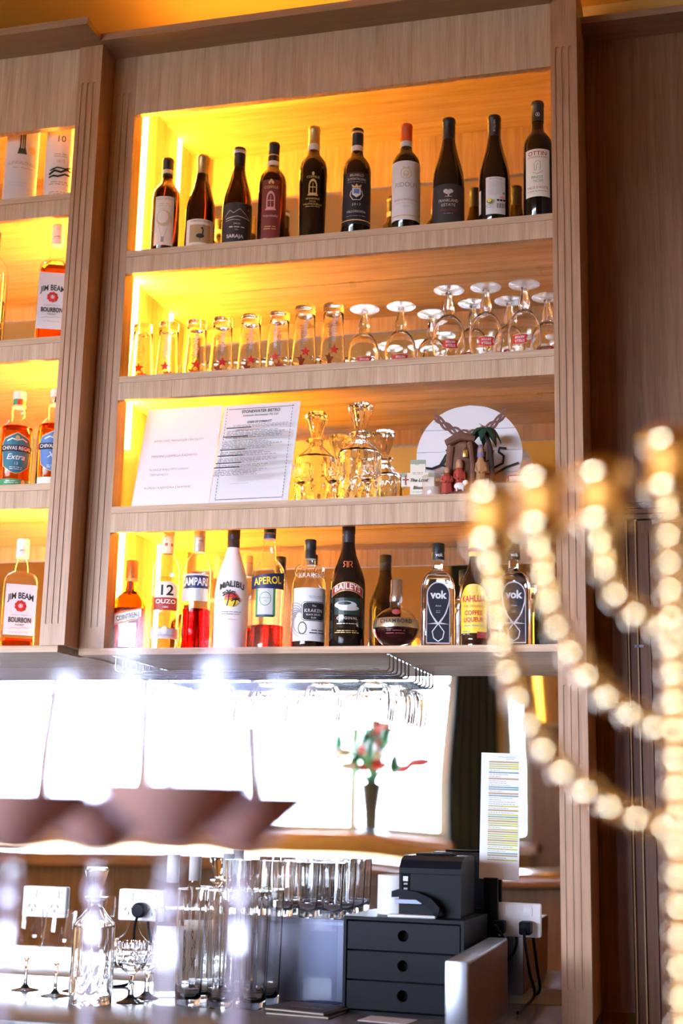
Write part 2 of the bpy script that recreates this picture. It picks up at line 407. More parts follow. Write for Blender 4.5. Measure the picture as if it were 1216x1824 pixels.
# ================================================================ back-bar shelving
def pilaster(parent, x0, x1, y0, y1, z0, z1, flutes, m='post', nfl=3):
    """post with sunk flutes: solid core, raised fillets and end blocks with rounded notches"""
    w = x1-x0; dp = .0024; fw = w*.075; pitch = w*.25; xc = [x0+w*.5+pitch*(i-1) for i in range(nfl)]
    b = MB().box(x0, x1, y0+dp, y1, z0, z1)
    edges = [x0]+[q for c in xc for q in (c-fw, c+fw)]+[x1]
    zcur = z0
    for (a, c) in sorted(flutes):
        for i in range(0, len(edges), 2): b.box(edges[i], edges[i+1], y0, y0+dp, a+fw, c-fw)
        # block below this flute run
        def block(lo, hi, notch_top, notch_bot):
            pts = [(x0, lo)]
            if notch_bot:
                for q in xc: pts += [(q-fw, lo)]+[(q-fw*cos(pi*i/6), lo+fw*sin(pi*i/6)) for i in range(1, 6)]+[(q+fw, lo)]
            pts += [(x1, lo), (x1, hi)]
            if notch_top:
                for q in reversed(xc): pts += [(q+fw, hi)]+[(q+fw*cos(pi*i/6), hi-fw*sin(pi*i/6)) for i in range(1, 6)]+[(q-fw, hi)]
            pts += [(x0, hi)]
            b.prism(pts, y0, y0+dp)
        block(zcur, a+fw, True, zcur > z0); zcur = c-fw
    block(zcur, z1, False, True)
    return b.build('pilaster', m, parent, smooth=False)

ZHT, ZHB = zz(1.839), zz(1.678)
SH = [(zz(1.3145), zz(1.2553)), (zz(.9936), zz(.9351)), (zz(.6746), zz(.6127))]      # shelf top, fascia bottom
Z4T, Z4B = zz(.3423), zz(.3273); CT = zz(-.413)                                   # lowest shelf, counter top
XL, XR = 0.0, 1.033
SX0, SX1 = -.043, 1.05                                                             # inner faces of the side panels
cab = thing('back_bar_shelving', 'tall oak back-bar shelving with fluted posts, wine, beer glasses and spirits on it', 'shelving')
pilaster(cab, -.062, XL, 0, .05, Z4T, ZHT, [(zz(.39), zz(1.74))])
pilaster(cab, XR, 1.093, 0, MY+.01, CT, zz(1.93), [(zz(.392), zz(1.725)), (zz(-.345), zz(.258))])
MB().box(XL, XR, .0, .018, ZHB, ZHT).build('header_panel', 'lam_z', cab, smooth=False)
MB().box(-.062, XR, -.088, .25, ZHT, ZHT+.019).build('cornice', 'cor', cab, smooth=False)
MB().box(SX0, SX1, .018, MY, ZHT-.025, ZHT-.004).build('top_board', 'lam_x', cab, smooth=False)
MB().box(SX0-.018, SX0, .05, MY, Z4B, ZHT-.004).build('side_panel', 'lam_z', cab, smooth=False)
for t, b in SH:
    s = MB().box(SX0, XR, .006, MY-.001, t-.016, t).build('shelf', 'lam_x', cab, smooth=False)
    MB().box(XL, XR, .0, .006, t-.016, t).build('edge_band', 'lam_x', s, smooth=False)
    MB().box(XL, XR, .0, .016, b, t-.0168).build('fascia', 'lam_z', s, smooth=False)
s = MB().box(-.062, XR, .0005, MY-.001, Z4B, Z4T).build('shelf', 'lam_x', cab, smooth=False)
lev = [ZHT-.025]+[t for t, b in SH]+[Z4T]
for i in range(4):
    hi = lev[i]-(.016 if i else 0); lo = lev[i+1]
    MB().box(SX0, XR+.015, MY, MY+.005, lo, hi).build('mirror_panel', 'mir', cab, smooth=False)
    ch = MB().box(SX0, SX0+.0025, .136, .168, lo, hi).build('led_channel', 'led_ch', cab, smooth=False)
    MB().rbox(SX0+.0025, SX0+.008, .150, .162, lo+.002, hi-.002, .001).build('led_strip', 'led', ch)
MB().box(-.062, XR+.02, MY, MY+.005, CT, Z4B).build('mirror_panel', 'mir_low', cab, smooth=False)

MB().rbox(XL+.02, XR-.02, .05, .065, ZHT+.019, ZHT+.027, .001).build('cove_led_strip', mat('cove_led', (1, .9, .7), .5, emit=(1, .55, .12), es=16), cab)

for t, b in SH:
    for x in (.03, .50, .97): MB().rbox(x-.006, x+.006, MY-.010, MY-.001, t-.030, t-.0165, .001).build('shelf_clip', 'crystal_thin', cab)

# the deeper shelving unit to the left
lc = thing('side_shelving', 'deeper oak shelving unit standing forward beside the wine shelves, holding whisky', 'shelving')
LX0, LX1, LY = -1.13, -.126, -.07
pilaster(lc, LX1, -.064, LY, .05, Z4T, ZHT, [(zz(.39), zz(1.74))])
pilaster(lc, LX0-.062, LX0, LY, .05, Z4T, ZHT, [(zz(.39), zz(1.74))])
LHB = zz(1.632); LY2 = LY+.006
LSH = [(zz(1.452), zz(1.394)), (zz(1.083), zz(1.027)), (zz(.722), zz(.664))]
MB().box(LX0, LX1, LY2, LY2+.018, LHB, ZHT).build('header_panel', 'lam_z', lc, smooth=False)
MB().box(LX0-.062, -.0625, -.165, .25, ZHT, ZHT+.019).build('cornice', 'cor', lc, smooth=False)
MB().box(LX0, LX1+.04, LY2+.018, MY, ZHT-.025, ZHT-.004).build('top_board', 'lam_x', lc, smooth=False)
MB().box(LX1+.043, LX1+.06, .05, MY, Z4B, ZHT-.004).build('side_panel', 'lam_z', lc, smooth=False)
MB().box(LX0-.03, LX0, .05, MY, Z4B, ZHT-.004).build('side_panel', 'lam_z', lc, smooth=False)
for t, b in LSH:
    s = MB().box(LX0, LX1+.043, LY2+.006, MY-.001, t-.016, t).build('shelf', 'lam_x', lc, smooth=False)
    MB().box(LX0, LX1, LY2, LY2+.006, t-.016, t).build('edge_band', 'lam_x', s, smooth=False)
    MB().box(LX0, LX1, LY2, LY2+.016, b, t-.0168).build('fascia', 'lam_z', s, smooth=False)
MB().box(LX0, LX1+.043, LY2, MY-.001, Z4B, Z4T).build('shelf', 'lam_x', lc, smooth=False)
lev = [ZHT-.025]+[t for t, b in LSH]+[Z4T]
for i in range(4):
    hi = lev[i]-(.016 if i else 0); lo = lev[i+1]
    MB().box(LX0, LX1+.043, MY, MY+.005, lo, hi).build('mirror_panel', 'mir', lc, smooth=False)
    ch = MB().box(LX1+.0405, LX1+.043, .116, .148, lo, hi).build('led_channel', 'led_ch', lc, smooth=False)
    MB().rbox(LX1+.035, LX1+.0405, .126, .138, lo+.002, hi-.002, .001).build('led_strip', 'led', ch)
MB().box(LX0, -.0625, MY, MY+.005, CT, Z4B).build('mirror_panel', 'mir_low', lc, smooth=False)

# recessed panelling and framed door on the right
rp = thing('panelled_cupboard', 'tall brown panelled cupboard with framed door, set back beside the fluted post', 'cupboard')
PY = .22
MB().box(1.0945, 2.6, PY, .284, zz(.69), zz(1.857)).build('upper_panel', 'dark_z', rp, smooth=False)
MB().box(1.0945, 2.6, .13, .284, zz(1.857), zz(1.875)).build('cornice', 'dark_x', rp, smooth=False)
MB().box(1.0945, 1.164, PY, .284, CT+.0, zz(.69)).build('stile', 'door', rp, smooth=False)
d = MB().box(1.164, 1.62, PY+.012, .284, .05, zz(.65)).build('door_leaf', 'door', rp, smooth=False)
MB().box(1.192, 1.215, PY+.006, PY+.012, .1, zz(.62)).build('raised_stile', 'door', d, smooth=False)
for x in (1.166, 1.186): MB().box(x, x+.003, PY+.002, PY+.013, .1, zz(.65)).build('bead', 'bead_trim', d, smooth=False)
for i, z in enumerate((.652, .664, .676)): MB().box(1.164, 2.6, PY-.004*i, PY+.03, zz(z), zz(z+.0105)).build('rail_moulding', 'door', rp, smooth=False)
MB().box(1.62, 2.6, PY, .284, .05, zz(.65)).build('side_panel', 'door', rp, smooth=False)
MB().box(1.18, 1.2, PY+.002, PY+.006, zz(.36), zz(.366)).build('catch_plate', 'steel', rp, smooth=False)

# counters
ctr = thing('back_counter', 'pale stone back counter under the mirror', 'counter')
MB().rbox(-1.2, 1.093, -.36, MY-.001, CT-.03, CT, .004).build('worktop', 'stone', ctr)
MB().box(-1.2, 1.093, -.32, MY-.001, .1, CT-.0305).build('base_cabinet', 'dark_z', ctr, smooth=False)
MB().box(-1.2, 1.093, -.27, MY-.001, 0, .0995).build('plinth', 'blackm', ctr, smooth=False)
BT = zz(-.21)
bar = thing('bar_counter', 'polished wooden front bar counter under the blurred goblets and candelabra', 'counter')
MB().rbox(-1.6, 3.2, -2.32, -1.68, BT-.045, BT, .008).build('bar_top', 'bartop', bar)
MB().box(-1.5, 3.1, -2.24, -1.76, .1, BT-.0455).build('bar_front', 'dark_z', bar, smooth=False)
MB().box(-1.5, 3.1, -2.20, -1.80, 0, .0995).build('plinth', 'blackm', bar, smooth=False)

# ================================================================ bottles
BORD = [(0, 0), (.92, 0), (1, .012), (1, .60), (.985, .64), (.90, .685), (.70, .725), (.48, .755), (.40, .79), (.385, .85)]
TAPER = [(0, 0), (.84, 0), (.88, .012), (1, .60), (.985, .65), (.88, .70), (.66, .735), (.46, .765), (.40, .80), (.385, .86)]
BURG = [(0, 0), (.93, 0), (1, .012), (1, .42), (.985, .47), (.93, .525), (.80, .60), (.62, .68), (.49, .75), (.42, .81), (.39, .86)]
def face(p): return math.atan2(CAM.x-p[0], p[1]-CAM.y)
def ring(parent, name, r, z0, z1, m, n=24): return MB().lathe([(0, z0), (r*.97, z0), (r, z0+.0008), (r, z1-.0008), (r*.97, z1), (0, z1)], n).build(name, m, parent)
def wine(px, py, y, R, prof, gl, label, capm, cap0, z_sh=None, group='wine bottles on the top shelf'):
    """px, py: top of the capsule in the photograph at depth y"""
    zs = SH[0][0] if z_sh is None else z_sh
    p = at_y(px, py, y); h = p.z-zs
    e = thing('wine_bottle', label, 'bottle', (p.x, y, zs), face((p.x, y)), group)
    pr = [(r*R, z*h) for r, z in prof]+[(R*.38, .97*h), (0, .97*h)]
    MB().lathe(pr, 40).build('glass', gl, e)
    rc = R*.385+.0012
    c = MB().lathe([(rc, cap0*h), (rc, .962*h), (rc*1.06, .966*h), (rc*1.06, .985*h), (rc*.98, h), (0, h)], 28).build('capsule', capm, e)
    return e, R, h, rc, c
M['cap_black'] = mat('black_capsule', (.02, .02, .024), .42); M['cap_gold'] = mat('gold_capsule', (.55, .40, .17), .35, .7)
M['cap_orange'] = mat('orange_capsule', (.70, .10, .02), .38); M['maroon'] = mat('maroon_label', (.20, .035, .03), .6)
M['charcoal'] = mat('charcoal_label', (.035, .034, .036), .6); M['navylab'] = mat('midnight_label', (.014, .016, .028), .5)
M['sepia'] = mat('sepia_photo', (.42, .31, .16), .6)

def arch_win(u, v, w, h, m1, m2):
    """little gothic window emblem"""
    def pts(s): return [(u-w*s, v-h*.5*s)]+[(u-w*s+w*s*(1-cos(pi/2*i/5)), v+h*.1*s+h*.45*s*sin(pi/2*i/5)) for i in range(6)]+[(u+w*s-w*s*(1-cos(pi/2*i/5)), v+h*.1*s+h*.45*s*sin(pi/2*i/5)) for i in range(4, -1, -1)]+[(u+w*s, v-h*.5*s)]
    return [Po(pts(1), m1), Po(pts(.72), m2), Rr(u-w*.06, v-h*.36, u+w*.06, v+h*.3, m1), Rr(u-w*.7, v-h*.02, u+w*.7, v+h*.03, m1), Rr(u-w*1.2, v-h*.55, u+w*1.2, v-h*.46, m1)]

# 1 cream label with a balloon
e, R, h, rc, c = wine(300, 285, .085, .0345, BORD, 'wine_glass', 'wine bottle with cream balloon label, at the lit end of the top shelf', 'cap_black', .82)
ring(e, 'neck_band', rc+.0005, .845*h, .885*h, 'cream_lab')
l = patch(e, 'label', R, .050, .115*h, .585*h, 'cream_lab', turn=-.12)
decal(l, R, .35*h, [T('PAOLO GHISOLFI', 0, .058, .0085, 'grey', w=.046), *Lines(-.018, .018, .036, .048, 2, 'beige', 3), T('BAROLO', 0, .031, .006, 'beige'), Di(0, .006, .019, .022, 'beige'), Di(-.003, .009, .013, .017, 'cream_lab'),
                  Ln([(-.012, -.012), (-.004, -.045)], .0006, 'grey'), Ln([(.012, -.012), (.002, -.045)], .0006, 'grey'), Rr(-.0045, -.058, .0025, -.044, 'grey')], turn=-.12)
# 2 duck label
e, R, h, rc, c = wine(362, 279, .085, .037, BURG, 'wine_glass', 'gold-capped burgundy bottle with small duck picture label', 'cap_gold', .745)
ring(c, 'seam', rc*1.02, .90*h, .905*h, 'gold')
l = patch(e, 'label', R, .080, .045*h, .33*h, 'cream_lab')
decal(l, R, .19*h, [T('COMBRISSON RESERVE', 0, .033, .0058, 'ink', w=.054), Rr(-.027, -.023, .027, .024, 'sepia'), Di(.001, -.006, .010, .006, 'ink'), Ln([(.006, -.003), (.008, .008), (.006, .014)], .0035, 'ink'), Di(.005, .0145, .003, .0022, 'ink'),
                  Ln([(0, -.011), (0, -.019)], .001, 'ink'), T('TWO MILE CREEK', 0, -.031, .0048, 'ink'), T('PINOT NOIR', 0, -.038, .0045, 'ink')])
# 3 dark mountain label
e, R, h, rc, c = wine(427, 266, .085, .037, BURG, 'wine_glass', 'burgundy bottle with dark mountain label, white band round the capsule top', 'cap_black', .80)
ring(e, 'neck_band', rc*1.075, .945*h, .975*h, 'white'); decal(e, rc*1.075, .96*h, [T('SARAJA', 0, 0, .006, 'ink')])
ring(c, 'foil_line', rc+.0004, .80*h, .806*h, 'goldp')
l = patch(e, 'label', R, .092, .03*h, .44*h, 'charcoal')
decal(l, R, .235*h, [Ln([(-.034, .022), (-.018, .038), (-.009, .030), (.006, .042), (.030, .022)], .0012, 'silver'), Ln([(-.03, .016), (0, .022), (.034, .017)], .0016, 'silver'), Ln([(-.03, .010), (-.01, .013), (.008, .012)], .001, 'silver'),
                   Star(.029, .042, .0025, 'white'), T('INKIRI', 0, .002, .006, 'silver'), *Lines(-.024, .024, -.010, -.003, 1, 'silver', 4), T('2021', 0, -.014, .0045, 'silver'), T('SARAJA', -.004, -.031, .0125, 'white', bold=.02)])
# 4 maroon label
e, R, h, rc, c = wine(488, 257, .085, .0345, BORD, 'wine_glass', 'wine bottle with tall maroon label and gothic window emblem', 'cap_black', .82)
ring(e, 'neck_band', rc+.0006, .785*h, .825*h, 'white'); ring(e, 'gilt_band', rc+.0006, .875*h, .885*h, 'goldp')
l = patch(e, 'label', R, .048, .085*h, .615*h, 'maroon', turn=-.1)
decal(l, R, .37*h, [Di(-.004, .063, .003, .004, 'goldp'), Di(.004, .063, .003, .004, 'goldp'), Di(0, .068, .003, .004, 'goldp'), T('COFFELE', 0, .050, .010, 'goldp', w=.034), *arch_win(0, .015, .0105, .046, 'pink', 'maroon'), T('Valpolicella', 0, -.025, .0078, 'silver'), *Lines(-.015, .015, -.062, -.050, 2, 'goldp', 5)], turn=-.1)
# 5 gold capsule, print straight on the glass
e, R, h, rc, c = wine(560, 228, .080, .0345, TAPER, 'wine_black', 'black wine bottle with gold capsule and gilt window print', 'cap_gold', .85)
ring(e, 'neck_band', rc+.0006, .80*h, .85*h, 'white')
decal(e, R*.985, .37*h, [Di(0, .062, .003, .005, 'goldp'), T('COFFELE', 0, .053, .0085, 'goldp', w=.030), *arch_win(0, .026, .010, .040, 'goldp', 'wine_black'), T('AMARONE', 0, -.004, .0068, 'goldp'), T('DELLA', 0, -.011, .005, 'goldp'), T('VALPOLICELLA', 0, -.018, .0068, 'goldp'), *Lines(-.018, .018, -.026, -.022, 1, 'goldp', 6)], lift=.0012)
# 6 dark crest label
e, R, h, rc, c = wine(637, 232, .080, .0345, BORD, 'wine_black', 'dark wine bottle with black label, white crest and year 2017', 'cap_black', .80)
ring(e, 'gilt_band', rc*1.075, .955*h, .972*h, 'goldp'); ring(e, 'neck_band', rc+.0006, .80*h, .845*h, 'cream_lab')
l = patch(e, 'label', R, .080, .13*h, .575*h, 'navylab')
decal(l, R, .36*h, [T('BRUNELLO', 0, .056, .0095, 'silver', w=.034), T('DI MONTALCINO', 0, .046, .0085, 'silver', w=.046), *Lines(-.03, .03, .037, .041, 1, 'grey', 8), Po([(-.010, .022), (.010, .022), (.010, .006), (0, -.002), (-.010, .006)], 'white'), Rr(-.0065, .008, .0065, .020, 'blue'), Po([(-.009, .023), (-.012, .032), (-.004, .027), (0, .034), (.004, .027), (.012, .032), (.009, .023)], 'goldp'),
                  Ln([(-.012, .016), (-.015, .004), (-.008, -.008), (.008, -.008), (.015, .004), (.012, .016)], .002, 'silver'), T('2017', 0, -.020, .0085, 'silver', sp=1.3), T('VALLORSORDA', 0, -.038, .0085, 'silver', w=.046), *Lines(-.028, .028, -.051, -.047, 1, 'grey', 9), Rr(-.038, -.061, .038, -.0585, 'goldp')])
# 7 orange capsule
e, R, h, rc, c = wine(724, 224, .080, .0345, BORD, 'wine_black', 'wine bottle with orange capsule and white label reading RIDOLFI', 'cap_orange', .835)
ring(e, 'neck_band', rc+.0006, .80*h, .845*h, 'lgrey')
l = patch(e, 'label', R, .086, .13*h, .635*h, 'white'); 
decal(l, R, .385*h, [Ln([(.012*cos(a*.35)*(1+.12*(a % 2)), .042+.013*sin(a*.35)*(1+.12*(a % 2))) for a in range(19)], .0026, 'beige'), Di(0, .041, .007, .008, 'beige'), Di(0, .041, .0045, .0055, 'white'), Rr(-.005, .037, .005, .040, 'goldp'), Po([(-.007, .053), (-.008, .060), (0, .056), (.008, .060), (.007, .053)], 'beige'),
                   T('RIDOLFI', 0, .012, .017, 'grey', w=.052), T('ROSSO DI MONTALCINO', 0, -.026, .0068, 'dred', w=.056), *Lines(-.024, .024, -.036, -.032, 1, 'beige', 2), T('- 2019 -', 0, -.043, .006, 'grey'), Rr(-.042, -.067, .042, -.0645, 'goldp')])
# 8 charcoal label
e, R, h, rc, c = wine(799, 214, .080, .038, BURG, 'wine_black', 'black burgundy bottle with charcoal label reading FRANKLAND ESTATE', 'cap_black', .80)
ring(c, 'seam', rc*1.03, .93*h, .935*h, 'charcoal')
l = patch(e, 'label', R, .094, .03*h, .39*h, 'charcoal')
decal(l, R, .21*h, [Di(-.006, .035, .006, .0055, 'silver'), Di(.005, .035, .0065, .005, 'silver'), Di(-.001, .031, .007, .004, 'silver'), Rr(-.0015, .022, .0015, .030, 'silver'), Rr(-.008, .021, .008, .0225, 'silver'), T('FRANKLAND', 0, .011, .0105, 'silver', w=.046), T('ESTATE', 0, .000, .010, 'silver'), T('SHIRAZ 2021', 0, -.013, .0062, 'dred', w=.038), *Lines(-.014, .014, -.023, -.019, 1, 'grey', 7)])
# 9 back label
e, R, h, rc, c = wine(880, 209, .080, .037, BURG, 'wine_black', 'burgundy bottle turned to show its white back label and barcode', 'cap_black', .78)
decal(c, rc, .90*h, [T('NAUTILUS', 0, 0, .0065, 'silver', rot=-pi/2)])
l = patch(e, 'label', R, .048, .105*h, .42*h, 'white', turn=.08)
decal(l, R, .265*h, [T('BLANVILLE', 0, .041, .0062, 'grey', w=.028), *Lines(-.02, .02, .016, .036, 5, 'lgrey', 11), *Lines(-.02, .012, -.002, .014, 5, 'lgrey', 12), Di(.016, .002, .003, .003, 'grey'), Di(.013, -.009, .006, .003, 'pink'), Di(-.013, -.017, .006, .006, 'green'), Di(-.013, -.016, .0045, .0045, 'yellow'), *[Di(.004+.0062*i, -.016, .0028, .0028, 'ink') for i in range(3)], *[Rr(.002+.0017*i, -.036, .002+.0017*i+(.0006+.0005*(i % 3 == 0)), -.024, 'ink') for i in range(11)], *Lines(-.02, -.004, -.037, -.026, 3, 'grey', 13)], turn=.08)
patch(e, 'back_label', R, .012, .13*h, .33*h, 'lgrey', turn=-1.15)
# 10 pinot noir
e, R, h, rc, c = wine(957, 184, .075, .0345, BORD, 'wine_black', 'wine bottle with white label reading OTTIN PINOT NOIR beside the post', 'cap_black', .835)
decal(c, rc, .885*h, [Di(0, 0, .005, .005, 'silver'), Di(0, 0, .004, .004, 'cap_black'), Po([(-.0022, -.002), (.0022, -.002), (0, .003)], 'silver')])
l = patch(e, 'label', R, .062, .20*h, .575*h, 'cream_lab', turn=-.05)
decal(l, R, .39*h, [T('OTTIN', 0, .047, .0145, 'dred', w=.044, bold=.01), T('VIGNERONS AOSTE', 0, .038, .0055, 'dred', w=.048), Ln([(-.006, .004), (-.008, .020), (-.002, .029), (.006, .027), (.007, .014), (.005, .004)], .0011, 'grey'), Ln([(-.003, .004), (-.002, .018), (.002, .022)], .0009, 'grey'), Ln([(-.011, .0), (.0, -.004), (.012, .003)], .0011, 'grey'),
                  T('PINOT', -.001, -.013, .010, 'green', w=.026), T('NOIR', .002, -.022, .010, 'grey', w=.022), T("VALLE D'AOSTE", 0, -.038, .0085, 'dred', w=.050), *Lines(-.024, .024, -.049, -.045, 1, 'grey', 15)], turn=-.05)

# ---------------------------------------------------------------- beer glasses, upside down on the second shelf
def hein():
    e = thing('beer_glass', 'tall upturned beer glass printed with a red star', 'beer glass', (0, 0, 0), 0, 'upturned star beer glasses on the second shelf')
    h = .168
    out = [(.0298, 0), (.0308, .002), (.0300, .035), (.0276, .075), (.0248, .115), (.0244, .152), (.0252, .163), (.0246, .168), (0, .166)]
    inn = [(0, .150), (.0205, .148), (.0222, .140), (.0228, .115), (.0257, .075), (.0282, .035), (.0288, .002), (.0298, 0)]
    MB().lathe(out[::-1] and (inn[::-1][:0] + out + inn), 40).build('glass', 'crystal', e)
    for a in (0, pi+.18):
        decal(e, .0270, .07, [T('Heineken', 0, .031, .0150, 'etch', w=.066, rot=-pi/2, bold=.02)], lift=.0006, turn=a)
        decal(e, .0296, .07, [Star(0, -.021, .0132, 'red')], lift=.0005, turn=a, name='red_star')
    decal(e, .0304, .030, [Rr(-.09+.0055*i, -.0005, -.09+.0055*i+.0018, .0005, 'goldp') for i in range(33)], lift=.0003, name='dotted_line')
    return e
h0 = hein()
for i, (px, py, y) in enumerate([(258, 541, .115), (304, 536, .115), (353, 531, .115), (399, 525, .110), (449, 522, .105), (499, 520, .10), (545, 513, .075), (595, 512, .075)]):
    p = at_y(px, py, y); zt = SH[1][0]
    o = h0 if i == 0 else dup(h0)
    o['label'] = 'upturned beer glass with red star, '+['standing against the LED strip', 'second from the LED strip', 'third from the LED strip', 'fourth from the LED strip', 'fifth from the LED strip', 'sixth from the LED strip', 'second from the chalice glasses', 'right beside the chalice glasses'][i]
    o.location = (p.x, y, zt); rz = face((p.x, y))+[-.25, -.2, .05, .1, .1, -.25, .1, .12][i]; o.rotation_euler = (0, 0, rz)
def stella():
    e = thing('chalice_glass', 'upturned stemmed chalice beer glass with red scroll badge', 'beer glass', (0, 0, 0), 0, 'upturned chalice glasses on the second shelf')
    pr = [(.0315, 0), (.0325, .002), (.037, .020), (.0405, .045), (.0405, .062), (.0370, .082), (.029, .100), (.018, .112), (.0095, .117)]
    inn = [(.008, .113), (.017, .1085), (.0275, .0975), (.0352, .081), (.0388, .062), (.0388, .045), (.0354, .020), (.0310, .002), (.0315, 0)]
    MB().lathe([(r*.95, z) for r, z in pr+[(0, .117), (0, .113)]+inn], 40).build('bowl', 'crystal', e)
    MB().lathe([(.0310, -.0002), (.0316, .0004), (.0318, .0018), (.0312, .0018)], 40).build('gilt_rim', 'goldp', e)
    def fac(t, i, r, z): return r*(1+.10*cos(6*t))
    MB().lathe([(.0, .113), (.0100, .116), (.0125, .126), (.0118, .138), (.0085, .150), (.0065, .160), (.006, .166), (.0075, .170), (0, .1705)], 24, mod=fac).build('stem', 'crystal', e, ang=15)
    MB().lathe([(.0, .1695), (.012, .170), (.030, .1735), (.0355, .1755), (.0358, .1775), (.030, .178), (0, .1765)], 40).build('foot', 'crystal_thin', e)
    decal(e, .0366, .034, [Po([(-.017, -.008), (-.013, -.011), (.013, -.011), (.017, -.008), (.0145, 0), (.018, .009), (.013, .0105), (-.013, .0105), (-.018, .009), (-.0145, 0)], 'red'),
                           Ln([(-.017, -.009), (0, -.0125), (.017, -.009)], .001, 'goldp'), Ln([(-.017, .0105), (0, .0125), (.017, .0105)], .001, 'goldp'), T('STELLA', 0, -.0038, .0085, 'white', w=.021, rot=pi, bold=.02), T('ARTOIS', 0, .0050, .0075, 'white', w=.021, rot=pi, bold=.02), Ln([(-.003, -.013), (0, -.020), (.003, -.013)], .0018, 'goldp')], lift=.0022, name='badge')
    return e
s0 = stella(); zt = SH[1][0]
for i, (px, py, y, tw) in enumerate([(799, 494, .055, .12), (865, 490, .055, .02), (933, 483, .055, -.28), (649, 528, .135, .05), (714, 522, .135, -.0), (769, 519, .20, .3), (842, 514, .150, -.5), (907, 509, .150, .1), (974, 499, .145, -.1)]):
    x = x_at(px, y, zt+.175); o = s0 if i == 0 else dup(s0)
    o['label'] = 'upturned chalice glass with red badge, '+['front row, third from the post', 'front row, second from the post', 'front row, next to the post', 'right beside the star beer glasses', 'second from the star beer glasses', 'at the back beside the front row', 'back row behind the front three, third from the post', 'back row, second from the post', 'back row, half hidden by the post'][i]
    o.location = (x, y, zt); o.rotation_euler = (0, 0, face((x, y))+tw)

# ================================================================ third shelf: notices, crystal, keepsakes
Z3 = SH[2][0]
def sheet(name, label, bl, br, tr, tl, th=.0012, m='white'):
    """leaning card: origin at its foot, local x along the foot, local z up the card"""
    o = (bl+br)/2; ux = (br-bl); w = ux.length; ux.normalize(); up = ((tl+tr)/2-o); up -= ux*up.dot(ux); h = up.length; up.normalize(); ny = up.cross(ux)
    e = bpy.data.objects.new(name, None); COL.objects.link(e); e.empty_display_size = .05
    e.matrix_world = Matrix(((ux.x, ny.x, up.x, o.x), (ux.y, ny.y, up.y, o.y), (ux.z, ny.z, up.z, o.z), (0, 0, 0, 1)))
    tag(e, label, 'notice')
    return e, w, h
y0, y1 = .035, .10
e, w, h = sheet('laminated_notice', 'laminated white notice listing the approved managers on duty', at_z(232, 898, Z3+.001) if False else Vector((x_at(233, y0, Z3), y0, Z3+.0005)), Vector((x_at(371, y0-.005, Z3), y0-.005, Z3+.0005)), at_y(392, 722, y1), at_y(257, 732, y1))
MB().box(-w/2, w/2, -.0008, .0008, 0, h).build('sleeve', mat('notice_paper', (.84, .78, .78), .22), e, smooth=False)
decal(e, None, 0, [T('APPROVED MANAGER ON DUTY', -.004, h*.665, .0088, 'grey', w=w*.66), T('MERDINI LUDMILLA RADWITH', -.009, h*.51, .0088, 'grey', w=w*.60), T('FLANCE RAJU PITCHAIAH', -.017, h*.375, .0088, 'grey', w=w*.51), T('FERNANDO', -.040, h*.325, .0088, 'grey', w=w*.235), T('RUPESH RAJENDRA DAWANE', -.013, h*.195, .0088, 'grey', w=w*.60)], lift=.0012)
e, w, h = sheet('framed_notice', 'white code of conduct notice with black border and dense print', Vector((x_at(371.5, y0-.004, Z3), y0-.004, Z3+.0005)), Vector((x_at(512, y0-.010, Z3), y0-.010, Z3+.0005)), at_y(533, 717, y1), at_y(394, 722, y1))
MB().box(-w/2, w/2, -.0010, .0010, 0, h).build('card', 'white', e, smooth=False)
bw = w*.43
els = [Rr(-bw, h*.05, bw, h*.055, 'ink'), Rr(-bw, h*.955, bw, h*.96, 'ink'), T('STONEWATER BISTRO', 0, h*.925, .0118, 'ink', w=w*.50, bold=.02), T('Licensee: Stonewater Pty Ltd', 0, h*.885, .0082, 'ink', w=w*.46, shear=.2), T('CODE OF CONDUCT', 0, h*.815, .0085, 'ink', w=w*.32, bold=.02)]
for i in range(30): els += [Rr(-bw, h*(.06+.03*i), -bw+.0012, h*(.078+.03*i), 'ink'), Rr(bw-.0012, h*(.06+.03*i), bw, h*(.078+.03*i), 'ink')]
els += Lines(-bw*.72, bw*.92, h*.725, h*.775, 3, 'grey', 21, just='j')
for i, (a, b, n) in enumerate(((.60, .70, 5), (.46, .585, 7), (.385, .445, 3), (.30, .37, 4), (.255, .29, 2), (.16, .235, 4))):
    els += Lines(-bw*.85, bw*.92, h*a, h*b, n, 'grey', 30+i, th=.42, just='l'); els += [Rr(-bw*.85, h*b+.0008, -bw*.1, h*b+.0034, 'ink')]
els += Lines(-bw*.35, bw*.3, h*.075, h*.085, 1, 'grey', 50)
decal(e, None, 0, els, lift=.0014)

